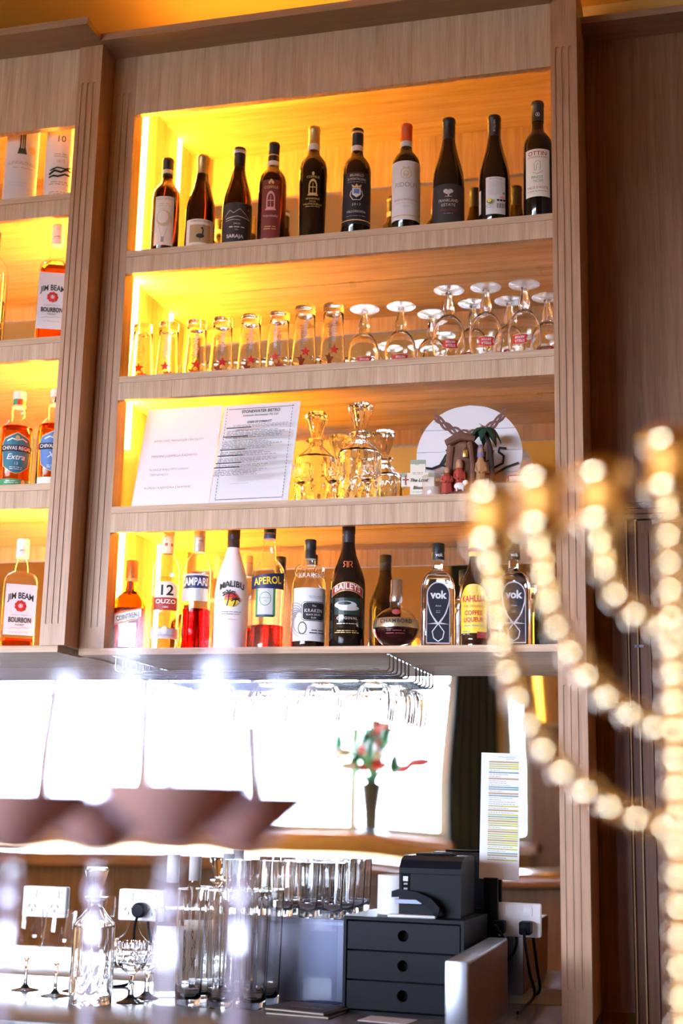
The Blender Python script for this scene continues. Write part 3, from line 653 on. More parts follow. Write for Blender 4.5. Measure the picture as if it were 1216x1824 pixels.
def diamond(n, m, amp, z0, z1):
    """cut-glass diamonds between z0 and z1, ribs above"""
    def f(t, i, r, z):
        if z0 <= z <= z1:
            a = (t*n/(2*pi)+(z-z0)*m) % 1; b = (t*n/(2*pi)-(z-z0)*m) % 1
            return r*(1+amp*(abs(a-.5)+abs(b-.5)-.5)*2)
        if z > z1 and r > .02: return r*(1+amp*.5*cos(n*t))
        return r
    return f
def decanter(label, loc, rz, s=1.0, tall=1.0, group=None):
    e = thing('crystal_decanter', label, 'decanter', loc, rz, group)
    R = .040*s; H = .105*s*tall
    rows = [(0, .001), (R*.95, .0)]+[(R, H*i/26+.001) for i in range(27)]
    outer = rows+[(R*.93, H*1.06), (R*.62, H*1.16), (R*.36, H*1.27), (R*.31, H*1.34), (R*.50, H*1.37), (R*.50, H*1.40), (R*.30, H*1.405)]
    inner = [(R*.24, H*1.30), (R*.30, H*1.22), (R*.56, H*1.11), (R*.84, H*1.02), (R*.86, H*.12), (0, H*.10)]
    nr = len(outer)
    dm = diamond(12, 1.9/H*1.2, .035, H*.02, H*.58)
    MB().lathe(outer+inner, 96, mod=lambda t, i, r, z: dm(t, i, r, z) if i < nr else r).build('body', 'crystal', e, ang=12)
    z = H*1.40
    def fl(t, i, r, zz_): return r*(1+.06*cos(10*t)) if r > .008*s else r
    MB().lathe([(0, z-.016*s), (R*.22, z-.014*s), (R*.25, z+.001), (R*.26, z+.010*s), (R*.50, z+.040*s), (R*.56, z+.050*s), (R*.47, z+.054*s), (0, z+.053*s)], 40, mod=fl).build('stopper', 'crystal', e, ang=12)
    return e
def goblet(label, loc, s=1.0, group=None):
    e = thing('crystal_goblet', label, 'goblet', loc, random.uniform(0, 1), group)
    rows = [(.0045, .050), (.008, .053), (.020, .060), (.027, .070)]+[(.0285+.0012*i/10, .072+.04*i/10) for i in range(11)]
    inn = [(.0282, .1118), (.0265, .074), (.017, .064), (0, .061)]
    k = len(rows); dm = diamond(14, 60, .04, .052, .092)
    MB().lathe([(r*s, z*s) for r, z in rows+inn], 56, mod=lambda t, i, r, z: dm(t, i, r/s, z/s)*s if i < k else r).build('bowl', 'crystal', e, ang=12)
    MB().lathe([(0, 0), (.026*s, 0), (.027*s, .002*s), (.014*s, .006*s), (.006*s, .013*s), (.0045*s, .025*s), (.0065*s, .033*s), (.0045*s, .042*s), (.006*s, .0515*s), (0, .0515*s)], 24, mod=lambda t, i, r, z: r*(1+.05*cos(8*t)) if z > .01*s else r).build('stem', 'crystal', e, ang=12)
    return e
G = 'crystal on the third shelf'
decanter('cut-crystal decanter with stopper, next to the code of conduct notice', (x_at(562, .165, Z3+.1), .165, Z3), .3, 1.25, group=G)
decanter('cut-crystal decanter with stopper, between the other decanter and the cross', (x_at(640, .150, Z3+.1), .150, Z3), .1, 1.30, group=G)
for px, lab in ((540, 'crystal goblet beside the bordered notice on the third shelf'), (596, 'crystal goblet between the two shelf decanters'), (655, 'crystal goblet in front of the taller shelf decanter')):
    goblet(lab, (x_at(px, .05, Z3+.05), .05, Z3), .82, G)
e = thing('crystal_tumbler', 'small cut-glass tumbler beside the cross plaque', 'tumbler', (x_at(690, .075, Z3+.03), .075, Z3), .2)
dm = diamond(10, 45, .03, .004, .045)
MB().lathe([(0, 0), (.018, 0)]+[(.019+.003*i/10, .002+.06*i/10) for i in range(11)]+[(.0205, .0615), (.018, .012), (0, .010)], 60, mod=lambda t, i, r, z: dm(t, i, r, z) if i < 13 else r).build('body', 'crystal', e, ang=12)
# tall frosted glass beside the led
e = thing('frosted_glass', 'tall frosted glass standing by the LED strip on the third shelf', 'glass', (x_at(227, .125, Z3+.1), .125, Z3))
MB().lathe([(0, 0), (.024, 0), (.026, .004), (.0255, .10), (.027, .165), (.0262, .165), (.0245, .10), (.0245, .008), (0, .007)], 36).build('body', mat('frosted_white', (.9, .88, .84), .5, trans=.4), e)
# cross plaque
cx = x_at(744, .05, Z3+.04)
e = thing('cross_plaque', 'small standing cross plaque with sage ends and black script', 'cross', (cx, .05, Z3), face((cx, .05))*.6)
M['sage'] = mat('sage_paint', (.36, .40, .30), .7); M['ivory'] = mat('ivory_paint', (.78, .74, .62), .6)
a, b_, t_, h = .017, .037, .052, .092
MB().prism([(-a, 0), (a, 0), (a, .030), (b_, .030), (b_, .062), (a, .062), (a, h), (-a, h), (-a, .062), (-b_, .062), (-b_, .030), (-a, .030)], -.006, .006).build('cross_body', 'ivory', e, smooth=False)
decal(e, None, 0, [Rr(-a, h-.010, a, h, 'sage'), Rr(-a, 0, a, .012, 'sage'), Rr(-b_, .052, -.024, .062, 'sage'), Rr(.024, .052, b_, .062, 'sage'), Ln([(-.034, .046), (-.02, .046)], .003, 'dred'), Ln([(-.027, .034), (-.027, .056)], .003, 'dred'),
                   Ln([(-.002+.006*cos(i*.7), .084+.004*sin(i*.7)) for i in range(9)], .0012, 'sage'), *Lines(-.014, .014, .057, .064, 2, 'grey', 61), T('The Lord', .002, .044, .0105, 'ink', shear=.3, bold=.02), T('Bless', 0, .027, .0105, 'ink', shear=.3, bold=.02), *Lines(-.011, .011, .016, .019, 1, 'grey', 62)], lift=.0065)
# glass jar with lid
e = thing('glass_jar', 'squat glass candle jar in front of the cross plaque', 'jar', (x_at(770, .040, Z3+.02), .040, Z3))
MB().lathe([(0, 0), (.022, 0), (.0235, .003), (.0235, .036), (.021, .042), (.0195, .044)], 36).build('body', 'glass', e)
MB().lathe([(0, .003), (.0215, .003), (.0218, .024), (0, .025)], 30).build('wax', mat('pale_wax', (.72, .60, .50), .5, trans=.3), e)
MB().lathe([(.0195, .044), (.0235, .045), (.0235, .050), (.021, .052), (0, .053)], 30).build('lid', 'crystal_thin', e)
# round plank sign, leaning on the mirror
c = at_y(836, 806, .135); rad = .122
e = bpy.data.objects.new('round_sign', None); COL.objects.link(e); e.empty_display_size = .05
e.location = (c.x, .122, Z3); e.rotation_euler = (-.11, 0, .05)
tag(e, 'round white plank sign with a crown of thorns and black script, leaning on the mirror', 'sign')
bd = [-rad*1.01, -.045, .008, .062, rad*1.01]
cz = rad+.001
for i in range(4):
    lo, hi = bd[i]+.0006, bd[i+1]-.0006; pts = []
    lo2, hi2 = max(lo, -rad*.9999), min(hi, rad*.9999); n = 14
    pts = [(math.sqrt(max(0, rad*rad-z*z)), z) for z in [lo2+(hi2-lo2)*k/n for k in range(n+1)]]
    pts = [(x, z+cz) for x, z in pts]+[(-x, z+cz) for x, z in reversed(pts)]
    q = [];
    for p_ in pts:
        if not q or abs(p_[0]-q[-1][0])+abs(p_[1]-q[-1][1]) > 1e-5: q.append(p_)
    MB().prism(q, -.004, .004).build('plank', 'ivory' if False else 'white', e, smooth=False)
M['thorn'] = mat('thorn_brown', (.18, .085, .07), .7)
def vine(ph, am): return [(-.082+.164*i/24, cz+.066+.050*((i/24*2-1)**2)-.016+am*sin(i*.75+ph)) for i in range(25)]
els = [Ln(vine(0, .009), .006, 'thorn'), Ln(vine(2.1, .010), .006, 'thorn'), Ln(vine(4.2, .009), .006, 'thorn')]
rr = random.Random(3)
for i in range(16):
    q = rr.uniform(-.08, .08); v = cz+.050+.050*(q/.082)**2+rr.uniform(-.008, .008); a = rr.uniform(0, 6.3)
    els.append(Po([(q-.002*sin(a), v+.002*cos(a)), (q+.002*sin(a), v-.002*cos(a)), (q+.018*cos(a), v+.018*sin(a))], 'thorn'))
els += [Ln([(-.108, cz-.030), (-.085, cz-.034), (-.060, cz-.024), (-.046, cz-.005), (-.052, cz+.0), (-.066, cz-.026), (-.050, cz-.030), (-.030, cz-.022)], .0055, 'ink'), Ln([(-.043, cz-.022), (-.043, cz+.024)], .005, 'ink'), Ln([(-.054, cz+.010), (-.030, cz+.013)], .004, 'ink'),
        Ln([(-.03, cz-.022), (-.01, cz-.006), (-.016, cz+.004), (-.022, cz-.014), (-.004, cz-.022), (.014, cz-.010), (.020, cz+.004), (.012, cz-.006), (.016, cz-.024), (.030, cz-.014), (.036, cz+.004)], .0045, 'ink'),
        Ln([(.036, cz+.004), (.036, cz-.022), (.050, cz-.016), (.054, cz+.006), (.052, cz-.022)], .0055, 'ink'), Ln([(.086, cz+.010), (.070, cz+.012), (.068, cz+.002), (.080, cz-.008), (.078, cz-.026), (.058, cz-.036)], .0055, 'ink'), Ln([(.03, cz-.050), (.060, cz-.052), (.085, cz-.036), (.114, cz-.026)], .0055, 'ink')]
decal(e, None, 0, els, lift=.0045)
# nativity figurine
fx = x_at(833, .056, Z3+.05)
e = thing('nativity_figurine', 'painted nativity figurine with brown shelter, robed figures and a green palm', 'figurine', (fx, .056, Z3), face((fx, .056))*.7); e.scale = (1.12, 1.0, 1.27)
M['bark'] = paint('shelter_brown', (.16, .075, .05), .4, .7, 60); M['palm'] = mat('palm_green', (.012, .055, .035), .45); M['trunk'] = paint('palm_trunk', (.05, .032, .028), .4, .7, 80)
M['robe_t'] = mat('tan_robe', (.42, .22, .10), .5); M['robe_b'] = mat('purple_robe', (.20, .17, .32), .5); M['robe_r'] = mat('red_robe', (.38, .05, .03), .5); M['skin'] = mat('painted_skin', (.45, .24, .15), .5)
MB().lathe([(0, 0), (.050, 0), (.052, .003), (.046, .007), (0, .008)], 28).build('base', 'bark', e)
def rough(t, i, r, z): return r*(1+.10*sin(5*t+z*90)+.06*sin(11*t-z*150))
b = MB().lathe([(.030, .006), (.031, .03), (.029, .06), (.026, .085), (.028, .098), (.020, .108), (0, .112)], 28, (-.010, .018, 0), mod=rough)
b.tube([(-.036, .0, .006), (-.038, -.002, .05), (-.034, -.004, .095)], [.009, .007, .008], 8).tube([(.010, -.012, .006), (.010, -.014, .06), (.004, -.012, .10)], [.006, .005, .006], 8)
b.tube([(-.044, -.010, .100), (-.015, -.016, .112), (.014, -.014, .106)], [.006, .009, .005], 8)
b.build('shelter', 'bark', e)
def figure(name, x, y, hgt, m, hm, lean=0):
    f = MB().lathe([(0, 0), (.011, 0), (.0115, .006), (.009, hgt*.45), (.0095, hgt*.60), (.006, hgt*.72), (.0035, hgt*.76)], 18, mod=lambda t, i, r, z: r*(1+.06*sin(6*t)))
    f.tube([(-.008, 0, hgt*.62), (-.010, -.006, hgt*.46), (-.002, -.011, hgt*.42)], [.0035, .003, .002], 6).tube([(.008, 0, hgt*.62), (.010, -.006, hgt*.46), (.002, -.011, hgt*.42)], [.0035, .003, .002], 6)
    o = f.build(name, m, e, loc=(x, y, .007)); o.rotation_euler = (lean, 0, 0)
    MB().ball((0, -.001, hgt*.86), .0058, 12, 8, 1, 1, 1.2).build('head', 'skin', o)
    MB().lathe([(.0078, hgt*.74), (.0072, hgt*.88), (.0045, hgt*.98), (0, hgt)], 16, (0, .0022, 0)).build('veil', hm, o)
    return o
figure('robed_figure', .026, -.006, .090, 'robe_t', 'robe_b', .05)
figure('robed_figure', -.016, -.014, .062, 'robe_r', 'robe_t', .10)
figure('robed_figure', -.040, -.022, .046, 'robe_r', 'bark', .12)
b = MB().ball((0, 0, .010), .0085, 12, 8, 1.4, .8, .8).ball((.011, -.002, .016), .0048, 10, 7, 1.2, 1, 1)
for a in (-.006, .006):
    for c_ in (-.004, .004): b.tube([(a, c_, .007), (a, c_, 0)], .0018, 6)
b.build('lamb', mat('lamb_white', (.8, .77, .74), .7), e, loc=(-.014, -.034, .007))
b = MB().rbox(-.005, .005, -.005, .005, 0, .013, .001).lathe([(.006, .013), (0, .019)], 8); b.build('lantern', 'gold', e, loc=(-.004, -.016, .072))
MB().tube([(.046, .004, .006), (.048, .004, .05), (.044, .004, .092), (.036, .004, .120)], [.0062, .0055, .005, .0045], 10).build('palm_trunk', 'trunk', e)
for i in range(9):
    a = 2*pi*i/9+.3; L = .040 if i % 2 else .034; pts = []; rr_ = []
    fr = MB(); vs_ = []
    for k in range(7):
        q = k/6; x = L*q*cos(a); y = L*q*sin(a)*.8; z = .012*sin(pi*q*.8)-.026*q*q+.002; wd_ = .011*sin(pi*(.12+.86*q))
        px_, py_ = -sin(a)*wd_, cos(a)*wd_
        vs_ += [(x-px_, y-py_, z-.003), (x, y, z+.0015), (x+px_, y+py_, z-.003), (x, y, z-.003)]
    fr.add(vs_, [(4*k+j, 4*k+4+j, 4*k+4+(j+1) % 4, 4*k+(j+1) % 4) for k in range(6) for j in range(4)]+[(3, 2, 1, 0)])
    fr.build('palm_frond', 'palm', e, loc=(.034, .004, .120))
# books and a folded cloth beside the post
bk = x_at(915, .10, Z3+.01)
def book(label, loc, w, d, t, rz, m):
    e = thing('book', label, 'book', loc, rz, 'books beside the fluted post')
    mb = m; MB().box(-w/2, w/2, -d/2, d/2, 0, .002).build('cover', m, e, smooth=False); MB().box(-w/2, w/2, -d/2, d/2, t-.002, t).build('cover', m, e, smooth=False)
    MB().rbox(-w/2-.001, -w/2+.003, -d/2, d/2, 0, t, .0008).build('spine', m, e)
    MB().box(-w/2+.003, w/2-.003, -d/2+.003, d/2-.003, .002, t-.002).build('pages', mat('book_pages', (.72, .64, .52), .8), e, smooth=False)
    return e
book('thick tan book lying flat at the bottom of the small pile', (bk+.015, .105, Z3), .125, .15, .030, .05, mat('book_brown', (.22, .13, .09), .6))
book('book with dark red cover lying on the thick tan book', (bk+.045, .115, Z3+.0305), .095, .13, .020, -.1, mat('book_red', (.30, .02, .04), .5))
b = MB(); vs_ = []; n = 14
for i in range(n+1):
    for j in range(n+1):
        x = -.035+.07*i/n; y = -.04+.08*j/n; r_ = max(abs(x)/.035, abs(y)/.04)
        vs_.append((x, y, .022*(1-r_**3)*(.8+.3*sin(i*1.3+j*.8))+.001))
b.add(vs_, [(i*(n+1)+j, (i+1)*(n+1)+j, (i+1)*(n+1)+j+1, i*(n+1)+j+1) for i in range(n) for j in range(n)])
o = b.build('folded_cloth', mat('grey_cloth', (.42, .40, .46), .9)); o.location = (bk+.055, .11, Z3+.0507); tag(o, 'crumpled grey cloth on top of the red book', 'cloth')

# ================================================================ spirits on the lowest shelf
def spirit(name, label, px, py, y, R, zs=None, tw=0, group='spirits on the lowest shelf'):
    zs = Z4T if zs is None else zs
    p = at_y(px, py, y); e = thing(name, label, 'bottle', (p.x, y, zs), face((p.x, y))+tw, group)
    return e, p.z-zs
def body(e, prof, R, h, m='glass', n=40, name='glass', mod=None): return MB().lathe([(r*R, z*h) for r, z in prof], n, mod=mod).build(name, m, e)
def liquid(e, prof, R, h, lev, m, k=.93, n=36):
    pr = [(r*R*k, z*h+.003) for r, z in prof if z*h < lev*h-.004]; 
    r_ = pr[-1][0]; pr += [(r_, lev*h), (0, lev*h)]
    return MB().lathe(pr, n).build('liquid', m, e)
def screwcap(e, r, z0, z1, m, knurl=24, name='cap'):
    return MB().lathe([(0, z0), (r, z0), (r, z0+(z1-z0)*.42), (r*.95, z0+(z1-z0)*.44), (r*.95, z0+(z1-z0)*.48), (r, z0+(z1-z0)*.5), (r, z1-.0015), (r*.93, z1), (0, z1)], 48, mod=lambda t, i, rr, z: rr*(1+.018*cos(knurl*t)) if i >= 5 and rr > r*.94 else rr).build(name, m, e)
M['liq_clear'] = thin('clear_spirit', (.97, .97, .97), (.85, .85, .85), .3); M['liq_red'] = clear('red_aperitif', (.75, .01, .02), 0, 1.33); M['liq_orange'] = clear('orange_aperitif', (.95, .13, .02), 0, 1.33)
M['liq_dark'] = mat('dark_rum', (.02, .006, .003), .05); M['liq_berry'] = mat('berry_liqueur', (.022, .004, .006), .05); M['liq_whisky'] = clear('whisky', (.90, .38, .05), 0, 1.34)
M['liq_gold'] = clear('golden_spirit', (.95, .55, .12), 0, 1.34)
# orange liqueur: square amber bottle
e, h = spirit('orange_liqueur_bottle', 'square amber liqueur bottle with slanted label reading COINTREAU', 236, 999, .085, .03, tw=-.12)
a = .033
def rrect(a, b, r=.006, n=4): return [(sx*(a-r)+r*cos(t), sy*(b-r)+r*sin(t)) for sx, sy, t0 in ((1, 1, 0), (-1, 1, pi/2), (-1, -1, pi), (1, -1, 3*pi/2)) for t in [t0+pi/2*i/n for i in range(n+1)]]
def sqbottle(e, a, b, secs, m, name='glass', r=.006):
    """stack of rounded rectangles: secs = (scale, z); scale<0 means round of that radius"""
    base = rrect(a, b, r); n = len(base); vs_ = []; fs = []
    for s_, z in secs:
        for x, y in base:
            if s_ < 0: q = math.atan2(y/b, x/a); vs_.append((-s_*cos(q), -s_*sin(q), z))
            else: vs_.append((x*s_, y*s_, z))
    for i in range(len(secs)-1): fs += [(i*n+k, i*n+(k+1) % n, (i+1)*n+(k+1) % n, (i+1)*n+k) for k in range(n)]
    fs += [tuple(range(n-1, -1, -1)), tuple((len(secs)-1)*n+k for k in range(n))]
    return MB().add(vs_, fs).build(name, m, e, ang=35)
sqbottle(e, a, a, [(.95, 0), (1, .003), (1, .52*h), (.93, .56*h), (.72, .61*h), (-.016, .66*h), (-.0125, .72*h), (-.0125, .80*h)], 'amber')
sqbottle(e, a*.9, a*.9, [(.97, .006), (1, .01), (1, .46*h), (.9, .47*h)], clear('amber_liqueur', (.30, .09, .015), 0, 1.36), 'liquid')
MB().lathe([(.014, .78*h), (.0145, .80*h), (.0145, .985*h), (.013, h), (0, h)], 24).build('cap', mat('copper_cap', (.55, .22, .07), .35, .5), e)
ring(e, 'neck_ring', .0152, .765*h, .80*h, 'goldp')
sq = MB().rbox(-.004, .004, -.0135, -.0125, .60*h, .77*h, .0003).build('ribbon_tab', 'maroon', e)
l = MB().prism([(-.031, .265*h), (-.031, .40*h), (.031, .47*h), (.031, .36*h)], -a-.0012, -a-.0002).build('label', 'cream_lab', e, smooth=False)
decal(l, None, 0, [Po([(-.031, .27*h), (-.031, .285*h), (.031, .375*h), (.031, .36*h)], 'orange'), Po([(-.031, .385*h), (-.031, .40*h), (.031, .47*h), (.031, .458*h)], 'orange'), T('COINTREAU', 0, .368*h, .016, 'navy', w=.054, rot=.24, bold=.03)], lift=a+.0013)
l2 = MB().box(-.020, .020, -a-.0008, -a-.0002, .04*h, .30*h).build('lower_label', 'white', e, smooth=False)
decal(l2, None, 0, Lines(-.015, .015, .06*h, .28*h, 8, 'lgrey', 71), lift=a+.0009)
CLR = [(0, 0), (.94, 0), (1, .012), (1, .62), (.985, .66), (.90, .71), (.70, .755), (.48, .79), (.38, .82), (.36, .93), (0, .93)]
# ouzo
e, h = spirit('ouzo_bottle', 'clear ouzo bottle with cream and red label reading 12 OUZO', 301, 944, .095, .0335)
R = .0335; body(e, CLR, R, h); liquid(e, CLR, R, h, .60, 'liq_clear')
MB().lathe([(.0125, .80*h), (.0135, .81*h), (.0135, .95*h), (.0148, .955*h), (.0148, .995*h), (.013, h), (0, h)], 28).build('cap', mat('paper_seal', (.68, .60, .50), .6), e)
decal(e, .0136, .87*h, [Rr(-.008, -.003, -.001, .004, 'red'), T('Z', -.004, .010, .007, 'ink'), Rr(.006, -.004, .012, .003, 'red')])
l = patch(e, 'label', R, .062, .335*h, .56*h, 'cream_lab', top=lambda q: -.018*q*q*abs(q)); 
decal(l, R, .45*h, [T('12', 0, .010, .034, 'ink', w=.030, bold=.02), Rr(-.031, -.036, .031, -.006, 'dred'), T('OUZO', 0, -.016, .0135, 'cream_lab', w=.050, bold=.03), T('1880', 0, -.029, .007, 'cream_lab')])
l = patch(e, 'lower_band', R, .078, .10*h, .185*h, 'lgrey'); decal(l, R, .14*h, [Ln([(-.038, .012), (.038, .012)], .0012, 'grey'), Di(0, .008, .007, .010, 'cream_lab'), T('KALOYIANNIS', .006, -.004, .0065, 'grey', w=.04)])
# campari
e, h = spirit('bitter_bottle', 'clear bottle of bright red bitter with grey cap, label reading CAMPARI', 356, 943, .095, .0345, tw=-.28)
R = .0345; body(e, CLR, R, h); liquid(e, CLR, R, h, .34, 'liq_red')
ring(e, 'cap', .0142, .81*h, h, mat('pewter_cap', (.42, .41, .40), .4, .6)); ring(e, 'cap_groove', .0146, .925*h, .935*h, 'grey'); decal(e, .0143, .87*h, [T('MILANO', .004, .008, .005, 'ink'), Di(.004, -.003, .005, .006, 'grey')])
l = patch(e, 'label', R, .074, .40*h, .60*h, 'lgrey'); decal(l, R, .50*h, [Rr(-.037, .000, .037, .030, 'navy'), Rr(-.037, .030, .037, .034, 'lgrey'), T('CAMPARI', 0, .0145, .025, 'white', w=.068, bold=.03), Rr(-.037, -.030, .037, -.003, 'silver'), T('Milano', 0, -.010, .009, 'white', shear=.3), *Lines(-.02, .02, -.024, -.017, 1, 'white', 74)])
# malibu
e, h = spirit('coconut_rum_bottle', 'opaque white rum bottle with black cap and palm sunset emblem', 417, 943, .090, .040)
R = .040; PM = [(0, 0), (.90, 0), (.95, .012), (1, .25), (.985, .46), (.90, .57), (.70, .68), (.50, .76), (.38, .82), (.35, .86), (0, .86)]
body(e, PM, R, h, mat('milky_white_glass', (.86, .80, .82), .16), 48)
screwcap(e, .0145, .84*h, h, 'cap_black')
decal(e, R*.975, .36*h, [T('MALIBU', 0, .048, .020, 'ink', w=.058, arch=9.0, bold=.02), Di(0, .012, .0165, .0165, 'red'), Po([(.0165*cos(t), .012+.0165*sin(t)) for t in [pi+pi*i/14 for i in range(15)]], 'yellow'), Po([(-.016, .017), (.016, .017), (.0165, .011), (-.0165, .011)], 'orange'),
                       Ln([(-.010, -.003), (-.007, .010), (-.006, .026)], .0022, 'ink'), *[Ln([(-.006, .026), (-.006+.010*cos(t), .028+.007*sin(t)), (-.006+.015*cos(t), .024+.009*sin(t))], .0024, 'ink') for t in (-.3, .5, 1.3, 2.1, 2.9, 3.6)],
                       Ln([(.004, -.004), (.007, .004), (.009, .012)], .0018, 'ink'), *[Ln([(.009, .012), (.009+.006*cos(t), .013+.005*sin(t)), (.009+.010*cos(t), .010+.006*sin(t))], .002, 'ink') for t in (-.3, .6, 1.5, 2.5, 3.4)],
                       *Lines(-.026, .026, -.024, -.014, 2, 'grey', 76), T('ORIGINAL', 0, -.034, .0045, 'pink')], lift=.0022)
# aperol
e, h = spirit('orange_aperitif_bottle', 'clear bottle with orange aperitif at the bottom, label reading APEROL', 481, 940, .095, .040, tw=-.05)
R = .040; PA = [(0, 0), (1, 0), (1.02, .012), (.98, .10), (.92, .22), (.98, .48), (.98, .60), (.90, .66), (.70, .70), (.50, .725), (.43, .75), (.37, .85), (.345, .93), (0, .93)]
body(e, PA, R, h); liquid(e, PA, R, h, .20, 'liq_orange')
screwcap(e, .0145, .905*h, h, 'navy'); decal(e, .0147, .945*h, [T('APEROL', .003, 0, .006, 'yellow')])
l = patch(e, 'label', R*.99, .090, .485*h, .60*h, 'navy', lift=.0012, top=lambda q: .006*q); decal(l, R*.99, .545*h, [T('APEROL', 0, 0, .023, 'yellow', w=.066, rot=.08, bold=.03)], lift=.0022)
l = patch(e, 'lower_label', R*.95, .046, .265*h, .485*h, 'green', lift=.0022, turn=-.1); decal(l, R*.95, .375*h, [Rr(-.017, -.028, .017, .032, 'lgrey'), Di(0, .008, .013, .016, 'green'), Di(0, .008, .0115, .0145, 'lgrey'), T('APERITIVO', 0, .010, .0045, 'green'), T('1919', 0, .003, .0045, 'green'), Rr(-.020, -.034, .020, -.029, 'navy')], lift=.0030, turn=-.1)
# kraken
e, h = spirit('spiced_rum_bottle', 'clear two-handled rum bottle with sea-monster label reading KRAKEN', 553, 962, .095, .0405, tw=.05)
R = .0405; PK = [(0, 0), (.97, 0), (1, .012), (1, .54), (.985, .59), (.88, .65), (.66, .70), (.45, .735), (.34, .77), (.32, .84), (0, .84)]
body(e, PK, R, h); liquid(e, PK, R, h, .085, 'liq_dark'); screwcap(e, .0135, .825*h, h, 'cap_black')
for s_ in (-1, 1): MB().tube([(s_*(.022+.010*cos(t)), 0, .715*h+.013*sin(t)) for t in [2*pi*i/16 for i in range(16)]], .0028, 8, closed=True).build('handle', 'crystal', e)
decal(e, R*.86, .655*h, [T('KRAKEN', 0, 0, .015, 'lgrey', w=.050, sp=1.1)], lift=.003)
l = patch(e, 'label', R, .088, .075*h, .545*h, 'white', n=24)
els = [Di(-.016, -.034, .0105, .0145, 'ink'), Di(-.016, -.034, .0085, .012, 'lgrey')]
for k in range(7):
    a0 = .4+k*.42; els.append(Ln([(-.020+(.008+.0042*i)*cos(a0+.28*i)-.004, -.008+(.010+.0044*i)*sin(a0+.28*i)) for i in range(9)], [.0042*(1-i/11) for i in range(9)], 'grey'))
els += [Po([(-.018, .020), (-.012, .026), (.030, .026), (.036, .020), (.036, -.012), (.030, -.018), (-.012, -.018), (-.018, -.012)], 'ink'), Ln([(-.016, .019), (-.011, .024), (.029, .024), (.034, .019), (.034, -.011), (.029, -.016), (-.011, -.016), (-.016, -.011), (-.016, .019)], .0008, 'silver'),
        T('The', .009, .016, .0065, 'white', shear=.3), T('KRAKEN', .009, .005, .0115, 'white', w=.040, sp=1.1), T('BLACK SPICED', .009, -.004, .0058, 'white', w=.032), T('RUM', .009, -.011, .0055, 'white'), *Lines(-.005, .03, .033, .040, 2, 'grey', 81), *Lines(0, .036, -.048, -.036, 2, 'ink', 82)]
decal(l, R, .32*h, els)
# irish cream
e, h = spirit('cream_liqueur_bottle', 'tall black cream liqueur bottle with red arched label', 621, 937, .085, .040)
R = .040; PB = [(0, 0), (.96, 0), (1, .012), (1, .50), (.97, .56), (.86, .62), (.66, .69), (.48, .76), (.38, .83), (.35, .90), (0, .90)]
body(e, PB, R, h, 'wine_black'); screwcap(e, .0150, .86*h, h, 'cap_black')
M['forest'] = mat('forest_print', (.012, .035, .028), .4)
decal(e, R, .30*h, [Po([(-.040+.08*i/12, .050+.014*(1-(i/6-1)**2)) for i in range(13)]+[(.040-.08*i/12, .030+.014*(1-(i/6-1)**2)) for i in range(13)], 'goldp'), Po([(-.0385+.077*i/12, .0485+.014*(1-(i/6-1)**2)) for i in range(13)]+[(.0385-.077*i/12, .0315+.014*(1-(i/6-1)**2)) for i in range(13)], 'dred'), T('BAILEYS', 0, .054, .0185, 'cream_lab', w=.060, arch=8.5, bold=.02),
                   Rr(-.030, -.010, .030, .028, 'forest'), Di(-.004, .012, .026, .009, 'lgrey'), Di(.004, .005, .024, .006, 'silver'), Di(-.006, .016, .015, .004, 'forest'), T('ORIGINAL', 0, -.018, .0085, 'silver', w=.046, sp=1.2), *Lines(-.024, .024, -.032, -.028, 1, 'silver', 84), *Lines(-.028, .028, -.052, -.044, 2, 'goldp', 85)], lift=.0012)
for s_ in (-1, 1): decal(e, R*.72, .665*h, [Ln([(s_*.0015, -.008), (s_*.0015, .008), (s_*.008, .008), (s_*.009, .004), (s_*.006, .0), (s_*.0095, -.004), (s_*.008, -.008), (s_*.0015, -.008)], .0016, 'orange')], lift=.0026, name='monogram')
# berry liqueur: globe bottle
e, h = spirit('berry_liqueur_bottle', 'round globe liqueur bottle with gold band and crowned cap', 706, 1033, .085, .05)
Rb = .051; pr = [(0, .002), (.026, 0), (.028, .004), (.027, .007)]+[(Rb*cos(t), .050+.046*sin(t)) for t in [-.95+2.15*i/18 for i in range(19)]]+[(.0155, .094), (.0135, .10), (.0135, .112), (0, .112)]
MB().lathe(pr, 48).build('glass', 'glass', e)
pl = [(0, .008)]+[(Rb*.95*cos(t), .050+.0437*sin(t)) for t in [-.93+.86*i/8 for i in range(9)]]+[(0, .050+.0437*sin(-.07))]
MB().lathe(pl, 40).build('liquid', 'liq_berry', e)
MB().lathe([(Rb*cos(t)+.0012, .050+.046*sin(t)) for t in [-.06+.46*i/6 for i in range(7)]], 48).build('gold_band', mat('gold_band', (.62, .55, .36), .3, .85), e)
decal(e, Rb, .058, [T('CHAMBORD', 0, .001, .0125, 'ink', w=.074, sp=1.15, bold=.01)], lift=.0014)
decal(e, Rb*.86, .080, [Di(0, 0, .009, .006, 'dred')], lift=.0016)
MB().lathe([(0, .108), (.0135, .108), (.0145, .112), (.0145, h*.78), (.0128, h*.80), (.0128, h-.001), (.012, h), (0, h)], 48, mod=lambda t, i, r, z: r*(1+.03*cos(20*t)) if z > h*.79 else r).build('cap', mat('silver_cap', (.60, .58, .54), .25, .9), e)
decal(e, Rb*.9, .035, [*Lines(-.022, .022, -.006, .006, 2, 'maroon', 88)], lift=.007)
